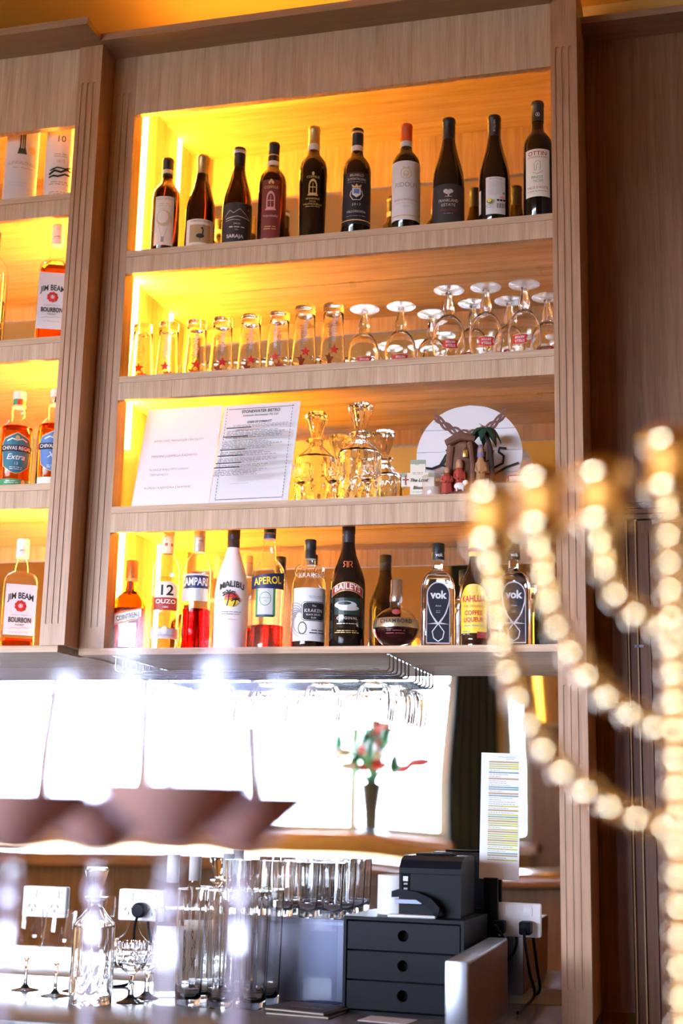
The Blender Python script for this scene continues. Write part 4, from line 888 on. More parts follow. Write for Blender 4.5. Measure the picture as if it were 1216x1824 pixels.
# twin clear spirit bottles
def vok(label, px, py, tw):
    e, h = spirit('spirit_bottle', label, px, py, .095, .033, tw=tw, group='twin clear spirit bottles')
    a, b = .0375, .024
    sqbottle(e, a, b, [(.97, 0), (1, .003), (1, .54*h), (.97, .60*h), (.86, .665*h), (.62, .715*h), (-.0145, .745*h), (-.0125, .77*h), (-.012, .86*h)], 'crystal', r=.010)
    sqbottle(e, a*.86, b*.78, [(.95, .012), (1, .016), (1, .42*h), (.98, .425*h)], 'liq_clear', 'liquid', r=.008)
    screwcap(e, .0148, .845*h, h, 'cap_black'); decal(e, .0150, .885*h, [T('vok', .002, 0, .011, 'white', bold=.03)])
    lb = MB().prism([(-.026, .05*h), (.026, .05*h), (.026, .50*h)]+[(.026*cos(t), .50*h+.030*sin(t)) for t in [pi*i/14 for i in range(1, 14)]]+[(-.026, .50*h)], -b-.0009, -b-.0003).build('label', 'silver', e, smooth=False)
    top = [(.0235*cos(t), .50*h+.027*sin(t)) for t in [pi*i/14 for i in range(15)]]
    drop = top+[(-.0225, .44*h), (-.017, .35*h), (-.006, .26*h), (0, .235*h), (.006, .26*h), (.017, .35*h), (.0225, .44*h)]
    els = [Rr(-.0245, .06*h, .0245, .23*h, 'navylab'), Po([(-.0245, .23*h), (-.0245, .42*h), (-.018, .33*h), (-.006, .245*h)], 'navylab'), Po([(.0245, .23*h), (.006, .245*h), (.018, .33*h), (.0245, .42*h)], 'navylab'), Po(drop, 'navylab'),
           T('vok', 0, .50*h, .024, 'white', w=.037, bold=.04), T('Anise', 0, .40*h, .0055, 'silver'), *Lines(-.006, .006, .33*h, .36*h, 2, 'grey', 90)]
    for s_ in (-1, 1): els.append(Ln([(s_*.022, .40*h), (s_*.014, .31*h), (0, .235*h), (-s_*.013, .16*h), (-s_*.010, .10*h), (0, .07*h)], .0022, 'white'))
    decal(lb, None, 0, els, lift=b+.0011, step=.0001)
vok('clear spirit bottle with black teardrop label, next to the globe liqueur bottle', 780, 969, .05)
vok('clear spirit bottle with black teardrop label, nearest the fluted post', 914, 969, .0)
# coffee liqueur
e, h = spirit('coffee_liqueur_bottle', 'dark brown coffee liqueur bottle with yellow label, between the twin clear bottles', 846, 966, .085, .033, tw=-.12)
R = .034; PK2 = [(0, 0), (.97, 0), (1, .012), (1, .06), (.97, .075), (1, .09), (1, .50), (.97, .57), (.82, .65), (.60, .72), (.45, .78), (.38, .84), (.36, .92), (0, .92)]
body(e, PK2, R, h, mat('brown_bottle_glass', (.035, .012, .006), .05)); ring(e, 'cap', .0145, .86*h, h, 'yellow'); ring(e, 'cap_band', .0148, .90*h, .94*h, 'dred')
l = patch(e, 'label', R, .064, .135*h, .585*h, 'yellow', top=lambda q: -.030*abs(q)**3)
decal(l, R, .33*h, [Di(0, .050, .009, .010, 'beige'), Di(0, .050, .007, .008, 'yellow'), T('KAHLUA', 0, .028, .0195, 'red', w=.054, bold=.03), T('THE ORIGINAL', 0, .012, .0068, 'orange', w=.048, bold=.02), T('COFFEE', 0, -.003, .0135, 'red', w=.040, bold=.03), T('LIQUEUR', 0, -.018, .0135, 'red', w=.046, bold=.03), *Lines(-.026, .026, -.034, -.027, 1, 'grey', 92), *Lines(-.026, -.006, -.052, -.040, 2, 'grey', 93), Rr(.008, -.058, .032, -.044, 'dred')])
# green bottle half hidden by the post
e, h = spirit('green_bottle', 'dark green bottle close to the fluted post on the lowest shelf', 968, 1005, .18, .03)
body(e, BURG, .031, h, mat('green_bottle_glass', (.008, .016, .012), .06)); ring(e, 'cap', .0130, .82*h, h, 'cap_gold')

# ================================================================ whisky in the side unit
def tube_box(label, px, R, y, m, els, zt):
    e = thing('whisky_tube', label, 'tube', (x_at(px, y, zt+.06), y, zt), 0, 'whisky gift tubes on the top of the side unit')
    e.rotation_euler = (0, 0, face(e.location))
    c = MB().lathe([(0, 0), (R, 0), (R, .262), (0, .262)], 44).build('carton', m, e)
    ring(e, 'foot_ring', R+.0008, 0, .006, 'steel'); ring(e, 'lid', R+.0010, .262, .29, 'steel')
    decal(c, R, 0, els, lift=.0008)
zt = LSH[0][0]
tube_box('white whisky tube with tree print reading GLENDALOUGH', 34, .041, .03, mat('marbled_tube', (.66, .66, .72), .5), [Po([(-.012, .150), (.012, .150), (.007, .170), (.006, .26), (-.006, .26), (-.007, .170)], 'ink'), Rr(-.003, .165, -.001, .26, 'lgrey'), Rr(.002, .165, .0035, .26, 'lgrey'), Di(.026, .165, .011, .011, 'goldp'), T('GLENDALOUGH', 0, .125, .012, 'grey', w=.074), T('IRISH WHISKEY', .004, .112, .006, 'grey', w=.05), *Lines(-.03, .02, .06, .075, 2, 'lgrey', 95)], zt)
tube_box('white whisky tube with number 10 and black island sketch', 106, .040, .03, 'white', [T('10', -.004, .178, .024, 'ink'), T('YEARS', .020, .179, .005, 'grey'), *Lines(-.024, .018, .128, .140, 2, 'grey', 96), T('1815', -.002, .118, .011, 'grey'), Ln([(-.030, .082), (-.015, .092), (.0, .088), (.015, .097), (.026, .092)], .006, 'ink'), Ln([(-.028, .093), (-.01, .100), (.01, .098), (.026, .104)], .004, 'ink'), Ln([(-.03, .074), (-.018, .078), (-.006, .076), (.01, .083), (.024, .082)], .005, 'ink'), *Lines(-.03, .024, .052, .064, 2, 'grey', 97), *Lines(-.03, .024, .022, .036, 3, 'grey', 98)], zt)
def bourbon(label, px, py, y, zs, lev, tw=0):
    e, h = spirit('bourbon_bottle', label, px, py, y, .04, zs, tw, 'bourbon bottles on the side unit')
    a = .0385
    secs = [(.97, 0), (1, .004), (1, .60*h), (.96, .64*h), (.80, .675*h), (-.0205, .705*h), (-.0185, .76*h), (-.0150, .80*h), (-.0125, .84*h), (-.012, .90*h)]
    sqbottle(e, a, a*.80, secs, 'glass', r=.010)
    if lev: sqbottle(e, a*.93, a*.74, [(.96, .007), (1, .011)]+[s_ for s_ in [(1, .58*h), (.93, .62*h), (.74, .66*h), (-.018, .70*h)] if s_[1] < lev*h] + [(1 if lev < .6 else -.017, lev*h)], 'liq_whisky', 'liquid', r=.009)
    MB().lathe([(0, .83*h), (.0152, .83*h), (.0150, .99*h), (.0140, h), (0, h)], 30).build('cap', 'white', e); decal(e, .0152, .89*h, [T('JAMES B.', .003, 0, .0065, 'ink'), Ln([(-.008, -.006), (.008, -.005)], .0006, 'grey'), *[Rr(-.013, .012+.0035*i, .013, .0124+.0035*i, 'lgrey') for i in range(3)]])
    b = a*.80
    l = MB().box(-.036, .036, -b-.0009, -b-.0002, .125*h, .575*h).build('label', 'white', e, smooth=False)
    m = .36*h
    decal(l, None, 0, [T('JIM BEAM', 0, m+.030, .020, 'ink', w=.060, arch=7.0, bold=.03), *[Di(.0095*cos(t), m+.006+.0095*sin(t), .0045, .0045, 'red', 10) for t in [2*pi*i/9 for i in range(9)]], Di(0, m+.006, .0105, .0105, 'red'), Di(0, m+.006, .0055, .0055, 'pink'), T('B', 0, m+.006, .007, 'white', bold=.03), T('KENTUCKY STRAIGHT', 0, m-.016, .005, 'grey', w=.038), T('BOURBON', 0, m-.028, .0165, 'ink', w=.052, bold=.02), T('WHISKEY', 0, m-.039, .0068, 'ink', w=.022, shear=.2),
                      Ln([(-.024, m-.049), (-.014, m-.046), (-.004, m-.0475), (.008, m-.045), (.022, m-.046)], .0007, 'dred'), T('1.0L 37% ALC/VOL', 0, m-.057, .0042, 'grey', w=.04)], lift=b+.0011)
bourbon('full bourbon bottle with white label reading JIM BEAM on the second side shelf', 105, 402, .02, LSH[1][0], .70, -.1)
bourbon('empty-looking bourbon bottle with white JIM BEAM label on the lowest side shelf', 42, 961, .03, Z4T, .10, .12)
e, h = spirit('whisky_bottle', 'dark whisky bottle with pale shoulder next to the full bourbon', -8, 415, .02, .04, LSH[1][0], 0, 'whisky on the side unit')
body(e, CLR, .040, h); liquid(e, CLR, .040, h, .42, clear('dark_whisky', (.35, .07, .01), 0, 1.34)); ring(e, 'cap', .0148, .82*h, h, 'cap_black')
PC = [(0, 0), (.95, 0), (1, .012), (1, .52), (.97, .58), (.86, .64), (.66, .69), (.47, .72), (.44, .735), (.49, .77), (.50, .80), (.44, .84), (.36, .865), (.34, .95), (0, .95)]
def chivas(label, px, py, cols, words, num):
    e, h = spirit('whisky_bottle', label, px, py, .03, .04, LSH[2][0], .05, 'whisky on the side unit')
    R = .0405; body(e, PC, R, h); liquid(e, PC, R, h, .64, 'liq_whisky')
    MB().lathe([(.0155, .92*h), (.0160, .93*h), (.0160, .99*h), (.0150, h), (0, h)], 28).build('cap', 'ivory', e)
    ring(e, 'neck_label', .0150, .862*h, .925*h, cols[0]); decal(e, .0150, .893*h, [Po([(-.006, -.009), (.012, -.006), (.008, .008), (-.004, .006)], cols[1])]); ring(e, 'neck_band', .0172, .845*h, .862*h, 'goldp')
    l = patch(e, 'label', R, .004, .30*h, .31*h, cols[2])
    sh = [(-.036, .04), (-.030, .052), (-.012, .060), (0, .066), (.012, .060), (.030, .052), (.036, .04), (.034, .012), (.030, -.016), (.012, -.030), (0, -.034), (-.012, -.030), (-.030, -.016), (-.034, .012)]
    decal(l, R, .30*h, [Po([(a*1.06, b*1.04) for a, b in sh], 'goldp'), Po(sh, cols[2]), Ln([(-.024, .046), (-.012, .052), (0, .048), (.012, .052), (.024, .046)], .003, 'silver'), Di(0, .054, .005, .006, 'goldp'), Rr(-.040, .020, .040, .036, 'ink'), T('CHIVAS REGAL', 0, .028, .0125, 'white', w=.072, bold=.02), T(words, -.002, .006, .020, 'white', shear=.3, bold=.01), T(num, 0, -.010, .010, 'white'), *Lines(-.018, .018, -.026, -.017, 2, 'silver', 99)], lift=.0012)
    b2 = patch(e, 'lower_band', R, .080, .055*h, .115*h, cols[3]); decal(b2, R, .085*h, [*Lines(-.026, .01, -.004, .005, 2, 'silver', 100), Di(.020, 0, .005, .006, 'goldp')])
chivas('whisky bottle with teal label reading CHIVAS REGAL Extra 13', 36, 699, ('green', 'red', 'teal', 'green'), 'Extra', '13')
chivas('whisky bottle with blue-grey label reading CHIVAS REGAL XV, beside the post', 102, 695, ('goldp', 'ink', 'blue', 'cream_lab'), 'XV', '15')

# ================================================================ under the lowest shelf: wire rack with hanging glasses
rack = thing('glass_rack', 'chrome wire rack screwed under the lowest shelf, holding glasses', 'rack')
for i in range(6):
    y = .030+.040*i; zt_ = Z4B-.001; zl = zt_-.034; xe = .665-.0*i; xs = .02
    MB().tube([(xe, y, zt_), (xe, y, zl+.006), (xe-.002, y, zl+.002), (xe-.006, y, zl), (xs+.006, y, zl), (xs+.002, y, zl+.002), (xs, y, zl+.006), (xs, y, zt_)], .0022, 8).build('rail', 'chrome', rack)
for x in (.665, .02): MB().box(x-.004, x+.004, .02, .242, Z4B-.0016, Z4B).build('mounting_strip', 'chrome', rack, smooth=False)
def hanging(label, x, y):
    e = thing('hanging_glass', label, 'wine glass', (x, y, Z4B-.034), 0, 'glasses hanging in the wire rack')
    MB().lathe([(0, .0105), (.030, .0040), (.0325, .0030), (.0325, .0045), (.028, .0062), (.006, .012), (0, .0125)], 32).build('foot', 'crystal_thin', e)
    MB().tube([(0, 0, .011), (0, 0, -.018)], [.004, .0035], 10).build('stem', 'crystal_thin', e)
    MB().lathe([(.0385, -.105), (.0415, -.085), (.0430, -.062), (.040, -.042), (.032, -.028), (.018, -.019), (.0, -.0165), (0, -.0185), (.017, -.0208), (.0305, -.0295), (.0382, -.043), (.041, -.062), (.0396, -.085), (.0368, -.105), (.0385, -.105)], 72, mod=lambda t, i, r, z: r*(1+.03*abs(cos(12*t))) if i < 6 else r).build('bowl', 'crystal', e, ang=25)
    return e
for i, (px, lab) in enumerate(((668, 'ribbed glass hanging by the open end of the wire rack'), (574, 'ribbed hanging glass, second from the open end of the rack'), (480, 'ribbed hanging glass, third from the open end of the rack'), (388, 'ribbed hanging glass, fourth from the open end of the rack'))):
    hanging(lab, x_at(px, .11, Z4B-.1), .11)
hanging('ribbed glass hanging close to the mirror at the end of the rack', x_at(706, .205, Z4B-.1), .205)

# ================================================================ mirror and counter things
# price list taped to the mirror
a, b = at_y(853, 1341, MY-.002), at_y(927, 1568, MY-.002); w = b.x-a.x-.004; h = a.z-b.z
e = thing('price_list', 'long printed price list with highlighted rows taped to the mirror', 'paper list', ((a.x+b.x)/2-.002, MY-.0025, b.z)); e.rotation_euler = (0, .02, 0)
MB().box(-w/2, w/2, -.0004, .0004, 0, h).build('paper', 'white', e, smooth=False)
M['hl_y'] = mat('highlighter_yellow', (.50, .50, .06), .7); M['hl_o'] = mat('highlighter_tan', (.42, .29, .16), .7); M['hl_g'] = mat('highlighter_teal', (.14, .30, .29), .7)
els = []; rr = random.Random(5); z = h*.93; u0, u1 = -w*.30, w*.46; k = 0
while z > h*.15:
    els.append(Rr(u0, z-.0024, u1, z+.0012, 'hl_o')); z -= .0052
    for j in range(rr.randint(3, 7)):
        if z < h*.15: break
        c = rr.choice(['', '', 'hl_y', 'hl_g', '', 'hl_y'])
        if c: els.append(Rr(u0, z-.0020, u1, z+.0010, c))
        els += Lines(u0+.001, u0+(u1-u0)*rr.uniform(.5, .95), z-.0018, z+.0008, 1, 'grey', 200+k, th=.5, just='l'); k += 1; z -= .0046
els += [Ln([(-.006, h*.965), (.0, h*.972), (.008, h*.966), (.018, h*.970), (.034, h*.966)], .0008, 'blue'), Ln([(.012, h*.952), (.022, h*.955), (.032, h*.951)], .0008, 'blue')]
decal(e, None, 0, els, lift=.0005, step=.000004)
# power points
def socket(label, px, py, plugs):
    p = at_y(px, py, MY)
    e = thing('power_point', label, 'power socket', (p.x, MY-.001, p.z), 0, 'double power points on the mirror')
    MB().rbox(-.058, .058, -.011, 0, -.036, .036, .004).build('plate', 'socket', e)
    for s_ in (-1, 1):
        MB().rbox(s_*.030-.010, s_*.030+.010, -.0135, -.0105, .010, .028, .001).build('switch', 'socket', e)
        decal(e, None, 0, [Ln([(s_*.03-.006, -.006), (s_*.03-.010, -.013)], .0018, 'ink'), Ln([(s_*.03+.006, -.006), (s_*.03+.010, -.013)], .0018, 'ink'), Ln([(s_*.03, -.016), (s_*.03, -.023)], .0018, 'ink')], lift=.0115, name='socket_slot')
    return e, p
e, pr_ = socket('double power point beside the price list with two black plugs', 917, 1638, 2)
e, pm_ = socket('double power point behind the highball glasses with a round black plug', 254, 1612, 1)
e, pl_ = socket('double power point beside the wine glasses, nothing plugged in', 82, 1606, 0)
def plug(label, x, y, z, path, round_=False):
    e = thing('plug', label, 'plug', (x, y, z))
    if round_: o = MB().lathe([(0, 0), (.016, 0), (.0175, .004), (.0175, .020), (.014, .026), (0, .027)], 24).build('plug_body', 'black', e); o.rotation_euler = (pi/2, 0, 0)
    else: MB().rbox(-.013, .013, -.040, 0, -.014, .014, .004).build('plug_body', 'black', e)
    MB().tube(path, .0032, 8).build('cord', 'black', e)
def bez(pts, n=8):
    out = []
    P_ = [Vector(p) for p in pts]; P_ = [P_[0]]+P_+[P_[-1]]
    for i in range(1, len(P_)-2):
        for k in range(n):
            t = k/n; a, b, c, d = P_[i-1:i+3]
            out.append(.5*((2*b)+(c-a)*t+(2*a-5*b+4*c-d)*t*t+(3*b-a-3*c+d)*t**3))
    out.append(P_[-2]); return out
y_ = MY-.0145
plug('black plug in the socket with cord dropping to the counter end', pr_.x+.028, y_, pr_.z-.014, bez([(0, -.038, 0), (.002, -.055, -.02), (.012, -.05, -.09), (.020, -.035, -.135), (.005, -.10, CT-pr_.z+.020), (.0, -.16, CT-pr_.z+.018)]))
plug('black plug in the socket nearest the receipt printer', pr_.x-.030, y_, pr_.z-.014, bez([(0, -.038, 0), (-.004, -.058, .004), (.020, -.07, -.025), (.012, -.06, -.07), (-.045, -.03, -.115), (-.08, -.01, -.128)]))
plug('round black plug with thick cord hanging behind the goblets', pm_.x+.004, y_, pm_.z-.010, bez([(0, -.020, -.010), (-.004, -.028, -.04), (.004, -.045, -.10), (.012, -.08, CT-pm_.z+.016), (-.06, -.16, CT-pm_.z+.014)]), True)
# drawer unit
rz = -.06; du = thing('drawer_unit', 'black three-drawer desktop organiser under the receipt printer', 'drawers', (.588, -.024, CT), rz)
w, d, h = .255, .222, .192
f = MB(); f.box(0, w, .004, d, 0, .006).box(0, w, .0, d, h-.007, h).box(0, .006, 0, d, .006, h-.007).box(w-.006, w, 0, d, .006, h-.007).box(0, w, d-.004, d, .006, h-.007)
f.build('carcass', 'black', du, smooth=False)
for i in range(3):
    z0 = .010+i*.0583; dr = MB()
    hole = [(w/2+.0115*cos(t), z0+.030+.0115*sin(t)) for t in [2*pi*k/20 for k in range(20)]]
    # front with a round finger hole
    o = [(.009, z0), (w-.009, z0), (w-.009, z0+.0545), (.009, z0+.0545)]
    n = len(hole); ring_o = []
    for k in range(20):
        t = 2*pi*k/20; cx_, cz_ = cos(t), sin(t); sx_ = (w/2-.009)/max(1e-6, abs(cx_)); sz_ = (.0245 if cz_ > 0 else .030)/max(1e-6, abs(cz_)); q = min(sx_, sz_)
        ring_o.append((w/2+cx_*q, z0+.030+cz_*q))
    vs_ = [(x, .002, z) for x, z in hole]+[(x, .002, z) for x, z in ring_o]+[(x, .008, z) for x, z in hole]
    fs = [(k, (k+1) % n, n+(k+1) % n, n+k) for k in range(n)]+[(k, 2*n+k, 2*n+(k+1) % n, (k+1) % n) for k in range(n)]
    corners = [(.009, .002, z0), (w-.009, .002, z0), (w-.009, .002, z0+.0545), (.009, .002, z0+.0545)]
    m0 = len(vs_); vs_ += corners
    # close the four corners with triangles
    for ci, (cx_, _, cz_) in enumerate(corners):
        best = None
        for k in range(n):
            p0, p1 = ring_o[k], ring_o[(k+1) % n]
            onx = lambda p: abs(p[0]-cx_) < 1e-5; onz = lambda p: abs(p[1]-cz_) < 1e-5
            if (onx(p0) and onz(p1)) or (onz(p0) and onx(p1)): fs.append((n+k, n+(k+1) % n, m0+ci))
    dr.add(vs_, fs).box(.010, w-.010, .0082, .020, z0+.001, z0+.004)
    o_ = dr.build('drawer', 'black', du, smooth=False)
    MB().box(.010, w-.010, .03, .034, z0+.001, z0+.054).build('drawer_inside', 'blackm', o_, smooth=False)
dt = CT+h
def on_drawer(x, y): c_, s_ = cos(rz), sin(rz); return (.588+x*c_-y*s_, -.024+x*s_+y*c_, dt)
# receipt printer
e = thing('receipt_printer', 'black receipt printer standing on the drawer unit', 'printer', on_drawer(.168, .060), rz+.04)
w, d, h = .132, .150, .122
pts = [(0, 0), (d, 0), (d, h*.96), (d*.9, h), (d*.30, h), (d*.08, h*.93), (0, h*.80)]
b = MB(); n = len(pts); b.add([(-w/2, y, z) for y, z in pts]+[(w/2, y, z) for y, z in pts], [tuple(range(n)), tuple(range(2*n-1, n-1, -1))]+[(i, i+n, (i+1) % n+n, (i+1) % n) for i in range(n)])
b.build('case', 'black', e, smooth=False)
MB().rbox(-w*.33, w*.30, d*.38, d*.62, h, h+.005, .0015).build('paper_slot', 'blackm', e)
MB().box(-w/2-.0006, w/2+.0006, -.0006, .001, h*.70, h*.712).build('lid_seam', 'blackm', e, smooth=False)
p_ = MB().box(-w*.46, -w*.32, -.0012, 0, h*.34, h*.70).build('button_panel', 'blackm', e, smooth=False)
MB().box(-w*.43, -w*.35, -.003, -.0012, h*.58, h*.66).build('button', 'lgrey', p_, smooth=False)
for z in (.44, .52): MB().box(-w*.42, -w*.36, -.002, -.0012, h*z, h*(z+.03)).build('light', 'grey', p_, smooth=False)
# stapler
e = thing('stapler', 'black stapler with pale base in front of the receipt printer', 'stapler', on_drawer(.150, .026), rz+.1)
MB().rbox(-.060, .040, -.012, .012, 0, .006, .002).build('base', 'lgrey', e)
pts = [(-.052, .040), (-.052, .052), (-.040, .056), (0, .052), (.030, .040), (.048, .022), (.046, .008), (.036, .006), (.028, .020), (.0, .036), (-.03, .041)]
MB().prism(pts, -.011, .011).build('arm', 'black', e, ang=50)
MB().box(-.046, .010, -.007, .007, .028, .036).build('magazine', 'steel', e, smooth=False)
MB().tube([(.040, -.011, .008), (.040, .011, .008)], .005, 10).build('hinge', 'black', e)
# paper roll
e = thing('paper_roll', 'white till paper roll standing between the tumblers and receipt printer', 'paper roll', on_drawer(.075, .105))
MB().lathe([(.009, 0), (.033, 0), (.0325, .080), (.009, .080), (.009, 0)], 36).build('roll', 'white', e, ang=30)
MB().lathe([(.0075, 0), (.009, 0), (.009, .081), (.0075, .081), (.0075, 0)], 24).build('core', 'beige', e)
# black pole terminal behind
e = thing('terminal_post', 'slim black terminal post between the drawers and the mirror', 'terminal', (x_at(874, .245, CT+.2), .245, CT), 0)
MB().rbox(-.02, .02, -.012, .012, 0, .012, .002).build('foot', 'black', e); MB().rbox(-.016, .016, -.008, .008, .012, .265, .002).build('post', 'black', e)
# steel upstand
e = thing('steel_divider', 'brushed steel divider panel running along the side of the drawers', 'divider', (.864, -.355, CT), 0)
MB().rbox(0, .040, 0, .50, 0, .147, .002).build('panel', mat('pale_steel', (.50, .54, .64), .35, 1), e)
MB().box(.0402, .0412, .004, .496, .002, .143).build('side_veneer', 'door', e, smooth=False)
# paper slip
e = MB().box(-.05, .05, -.035, .035, 0, .0012).build('paper_slip', 'white', loc=(x_at(690, -.085, CT), -.085, CT), rz=-.15, smooth=False); tag(e, 'white docket lying in front of the black drawers', 'paper')
# steel riser and tumblers
rx0, rx1 = x_at(402, .10, CT+.1), .555
e = thing('steel_riser', 'stainless steel riser box carrying the tumblers', 'riser', ((rx0+rx1)/2, .11, CT))
w = rx1-rx0
MB().rbox(-w/2, w/2, 0, .15, 0, .172, .002).build('box', 'steel', e)
MB().box(-w/2+.003, w/2-.003, -.0012, 0, .160, .166).build('lip', 'steel', e, smooth=False)
def tumbler(name, label, loc, r, h, group, flutes=10):
    e = thing(name, label, 'glass', loc, random.uniform(0, 1), group)
    out = [(0, 0), (r*.78, 0), (r*.83, .004), (r*.84, .02)]+[(r*(.84+.16*i/8), .02+(h-.02)*i/8) for i in range(1, 9)]
    inn = [(r*.955, h)]+[(r*(.94-.16*i/8), h-(h-.022)*i/8) for i in range(1, 9)]+[(r*.5, .013), (0, .012)]
    MB().lathe(out+inn, 60, mod=lambda t, i, rr_, z: rr_*(1+.014*cos(flutes*t)) if 2 < i < 11 else rr_).build('body', 'crystal', e, ang=60)
    return e
zt_ = CT+.172
t0 = None
for i, (px, y) in enumerate(((420, .150), (462, .150), (505, .150), (548, .140), (592, .140), (636, .150), (525, .225), (570, .225), (614, .225))):
    x = x_at(px, y, zt_+.06)
    if x > rx1-.03: continue
    if t0 is None: t0 = tumbler('tumbler', 'fluted tumbler on the steel riser, front row, end nearest the highball glasses', (x, y, zt_), .0262, .118, 'tumblers on the steel riser')
    else: dup(t0, (x, y, zt_), random.uniform(0, 1), ['', 'fluted tumbler on the riser, front row, second from the highball end', 'fluted tumbler on the riser, front row, third from the highball end', 'fluted tumbler on the riser, front row, fourth from the highball end', 'fluted tumbler on the riser, front row, nearest the paper roll', '', 'fluted tumbler on the riser, close to the mirror, nearest the highball end', 'fluted tumbler on the riser, close to the mirror, middle one', 'fluted tumbler on the riser, close to the mirror, nearest the paper roll'][i])
# highball glasses on the counter
h0_ = None
hl = ['tall highball glass in the middle of the front row', 'tall highball glass in the front row, nearest the menus', 'tall highball glass in the row by the riser, nearest the bottles', 'tall highball glass in the middle of the row by the riser', 'tall highball glass in the row by the riser, nearest the menus']
for px, y in ((338, -.045), (395, -.055), (452, -.035), (360, .030), (416, .025), (476, .045)):
    x = x_at(px, y, CT+.1)
    if h0_ is None: h0_ = tumbler('highball_glass', 'tall highball glass in the front row, nearest the pale-labelled bottle', (x, y, CT), .0328, .235, 'highball glasses on the counter', 12)
    else: dup(h0_, (x, y, CT), random.uniform(0, 1), hl.pop(0))
# acrylic stand, menus
e = thing('acrylic_stand', 'clear acrylic sign holder in front of the steel riser', 'sign holder', (x_at(566, .075, CT+.05), .075, CT), -.08)
M['acrylic'] = thin('acrylic_sheet', (.93, .94, .98), (.5, .55, .65), .3, base=.004)
MB().rbox(-.042, .042, -.002, .002, .004, .225, .001).build('sheet', 'acrylic', e); MB().rbox(-.042, .042, -.025, .03, 0, .004, .001).build('foot', 'acrylic', e)
M['menu'] = mat('menu_leather', (.035, .026, .028), .45)
for i, (rz_, lab) in enumerate(((-.10, 'dark closed menu, the lower of two beside the drawers'), (-.22, 'dark closed menu reading DRINKS MENU, on top of the other'))):
    e = thing('menu', lab, 'menu', (x_at(560, -.06, CT)-.004*i, -.075+.006*i, CT+.0062*i), rz_, 'menus beside the drawers')
    MB().rbox(-.085, .052, -.045, .07, 0, .0018, .0004).build('cover', 'menu', e); MB().rbox(-.085, .052, -.045, .07, .0042, .006, .0004).build('cover', 'menu', e)
    MB().box(-.083, .050, -.043, .068, .0018, .0042).build('pages', 'beige', e, smooth=False)
    if i: 
        o = bpy.data.objects.new('lettering', None)
        tv, tf = text_mesh('DRINKS MENU'); q = .011
        MB().add([(a*q-.01, b*q, .0062) for a, b in tv], tf).build('lettering', 'goldp', e, smooth=False)
# labelled bottle behind the highballs
x = x_at(306, .068, CT+.1)
e = thing('wine_bottle', 'wine bottle with tall pale label standing beside the highball glasses', 'bottle', (x, .055, CT), face((x, .055)))
R = .034; h = .30; body(e, BORD, R, h); liquid(e, BORD, R, h, .62, 'liq_clear'); ring(e, 'capsule', R*.385+.001, .80*h, h, 'lgrey')
l = patch(e, 'label', R, .075, .05*h, .50*h, 'white'); decal(l, R, .28*h, [Di(-.010, .050, .003, .004, 'grey'), T('PERFORMANCE', -.010, .040, .004, 'grey'), *Lines(-.028, .006, -.012, .004, 2, 'lgrey', 120), *Lines(-.028, .006, -.050, -.035, 3, 'lgrey', 121)])
x = x_at(342, .16, CT+.1)
e = thing('wine_bottle', 'wine bottle with handwritten pale label behind the highball glasses', 'bottle', (x, .16, CT), face((x, .16)))
body(e, BORD, R, h*.98); liquid(e, BORD, R, h*.98, .6, 'liq_clear'); ring(e, 'capsule', R*.385+.001, .80*h, h*.98, 'lgrey')
l = patch(e, 'label', R, .060, .08*h, .52*h, 'cream_lab'); decal(l, R, .30*h, [Ln([(-.004+.006*sin(i*1.7), .045-.011*i) for i in range(9)], .003, 'ink'), Di(-.004, .054, .002, .002, 'red')])
# decanter, goblets and wine glasses at the far end
decanter('tall cut-crystal decanter with stopper on the counter by the wine glasses', (x_at(165, -.105, CT+.1), -.105, CT), .2, 1.12, 1.30)
goblet('crystal goblet between the counter decanter and the black cord', (x_at(234, -.060, CT+.05), -.060, CT), 1.1, 'crystal goblets on the counter')
goblet('crystal goblet nearest the mirror on the counter', (x_at(258, -.002, CT+.05), .012, CT), 1.0, 'crystal goblets on the counter')
def wineglass(label, px, y, h=.172):
    x = x_at(px, y, CT+.1)
    e = thing('wine_glass', label, 'wine glass', (x, y, CT), 0, 'wine glasses on the counter')
    MB().lathe([(0, .068), (.010, .070), (.026, .085), (.034, .105), (.034, .125), (.0285, h)], 40).build('bowl', 'glass', e)
    MB().lathe([(.028, h-.001), (.0292, h), (.028, h+.001)], 40).build('rim', 'crystal_thin', e)
    MB().lathe([(0, 0), (.031, 0), (.031, .0015), (.010, .005), (.004, .012), (.0032, .04), (.004, .062), (.008, .068), (0, .069)], 28).build('stem', 'crystal', e)
wineglass('plain wine glass on the counter beside the tall decanter', 103, -.03); wineglass('plain wine glass behind the first one near the power point', 140, .06)
wineglass('plain wine glass at the far end of the counter', 50, .03)

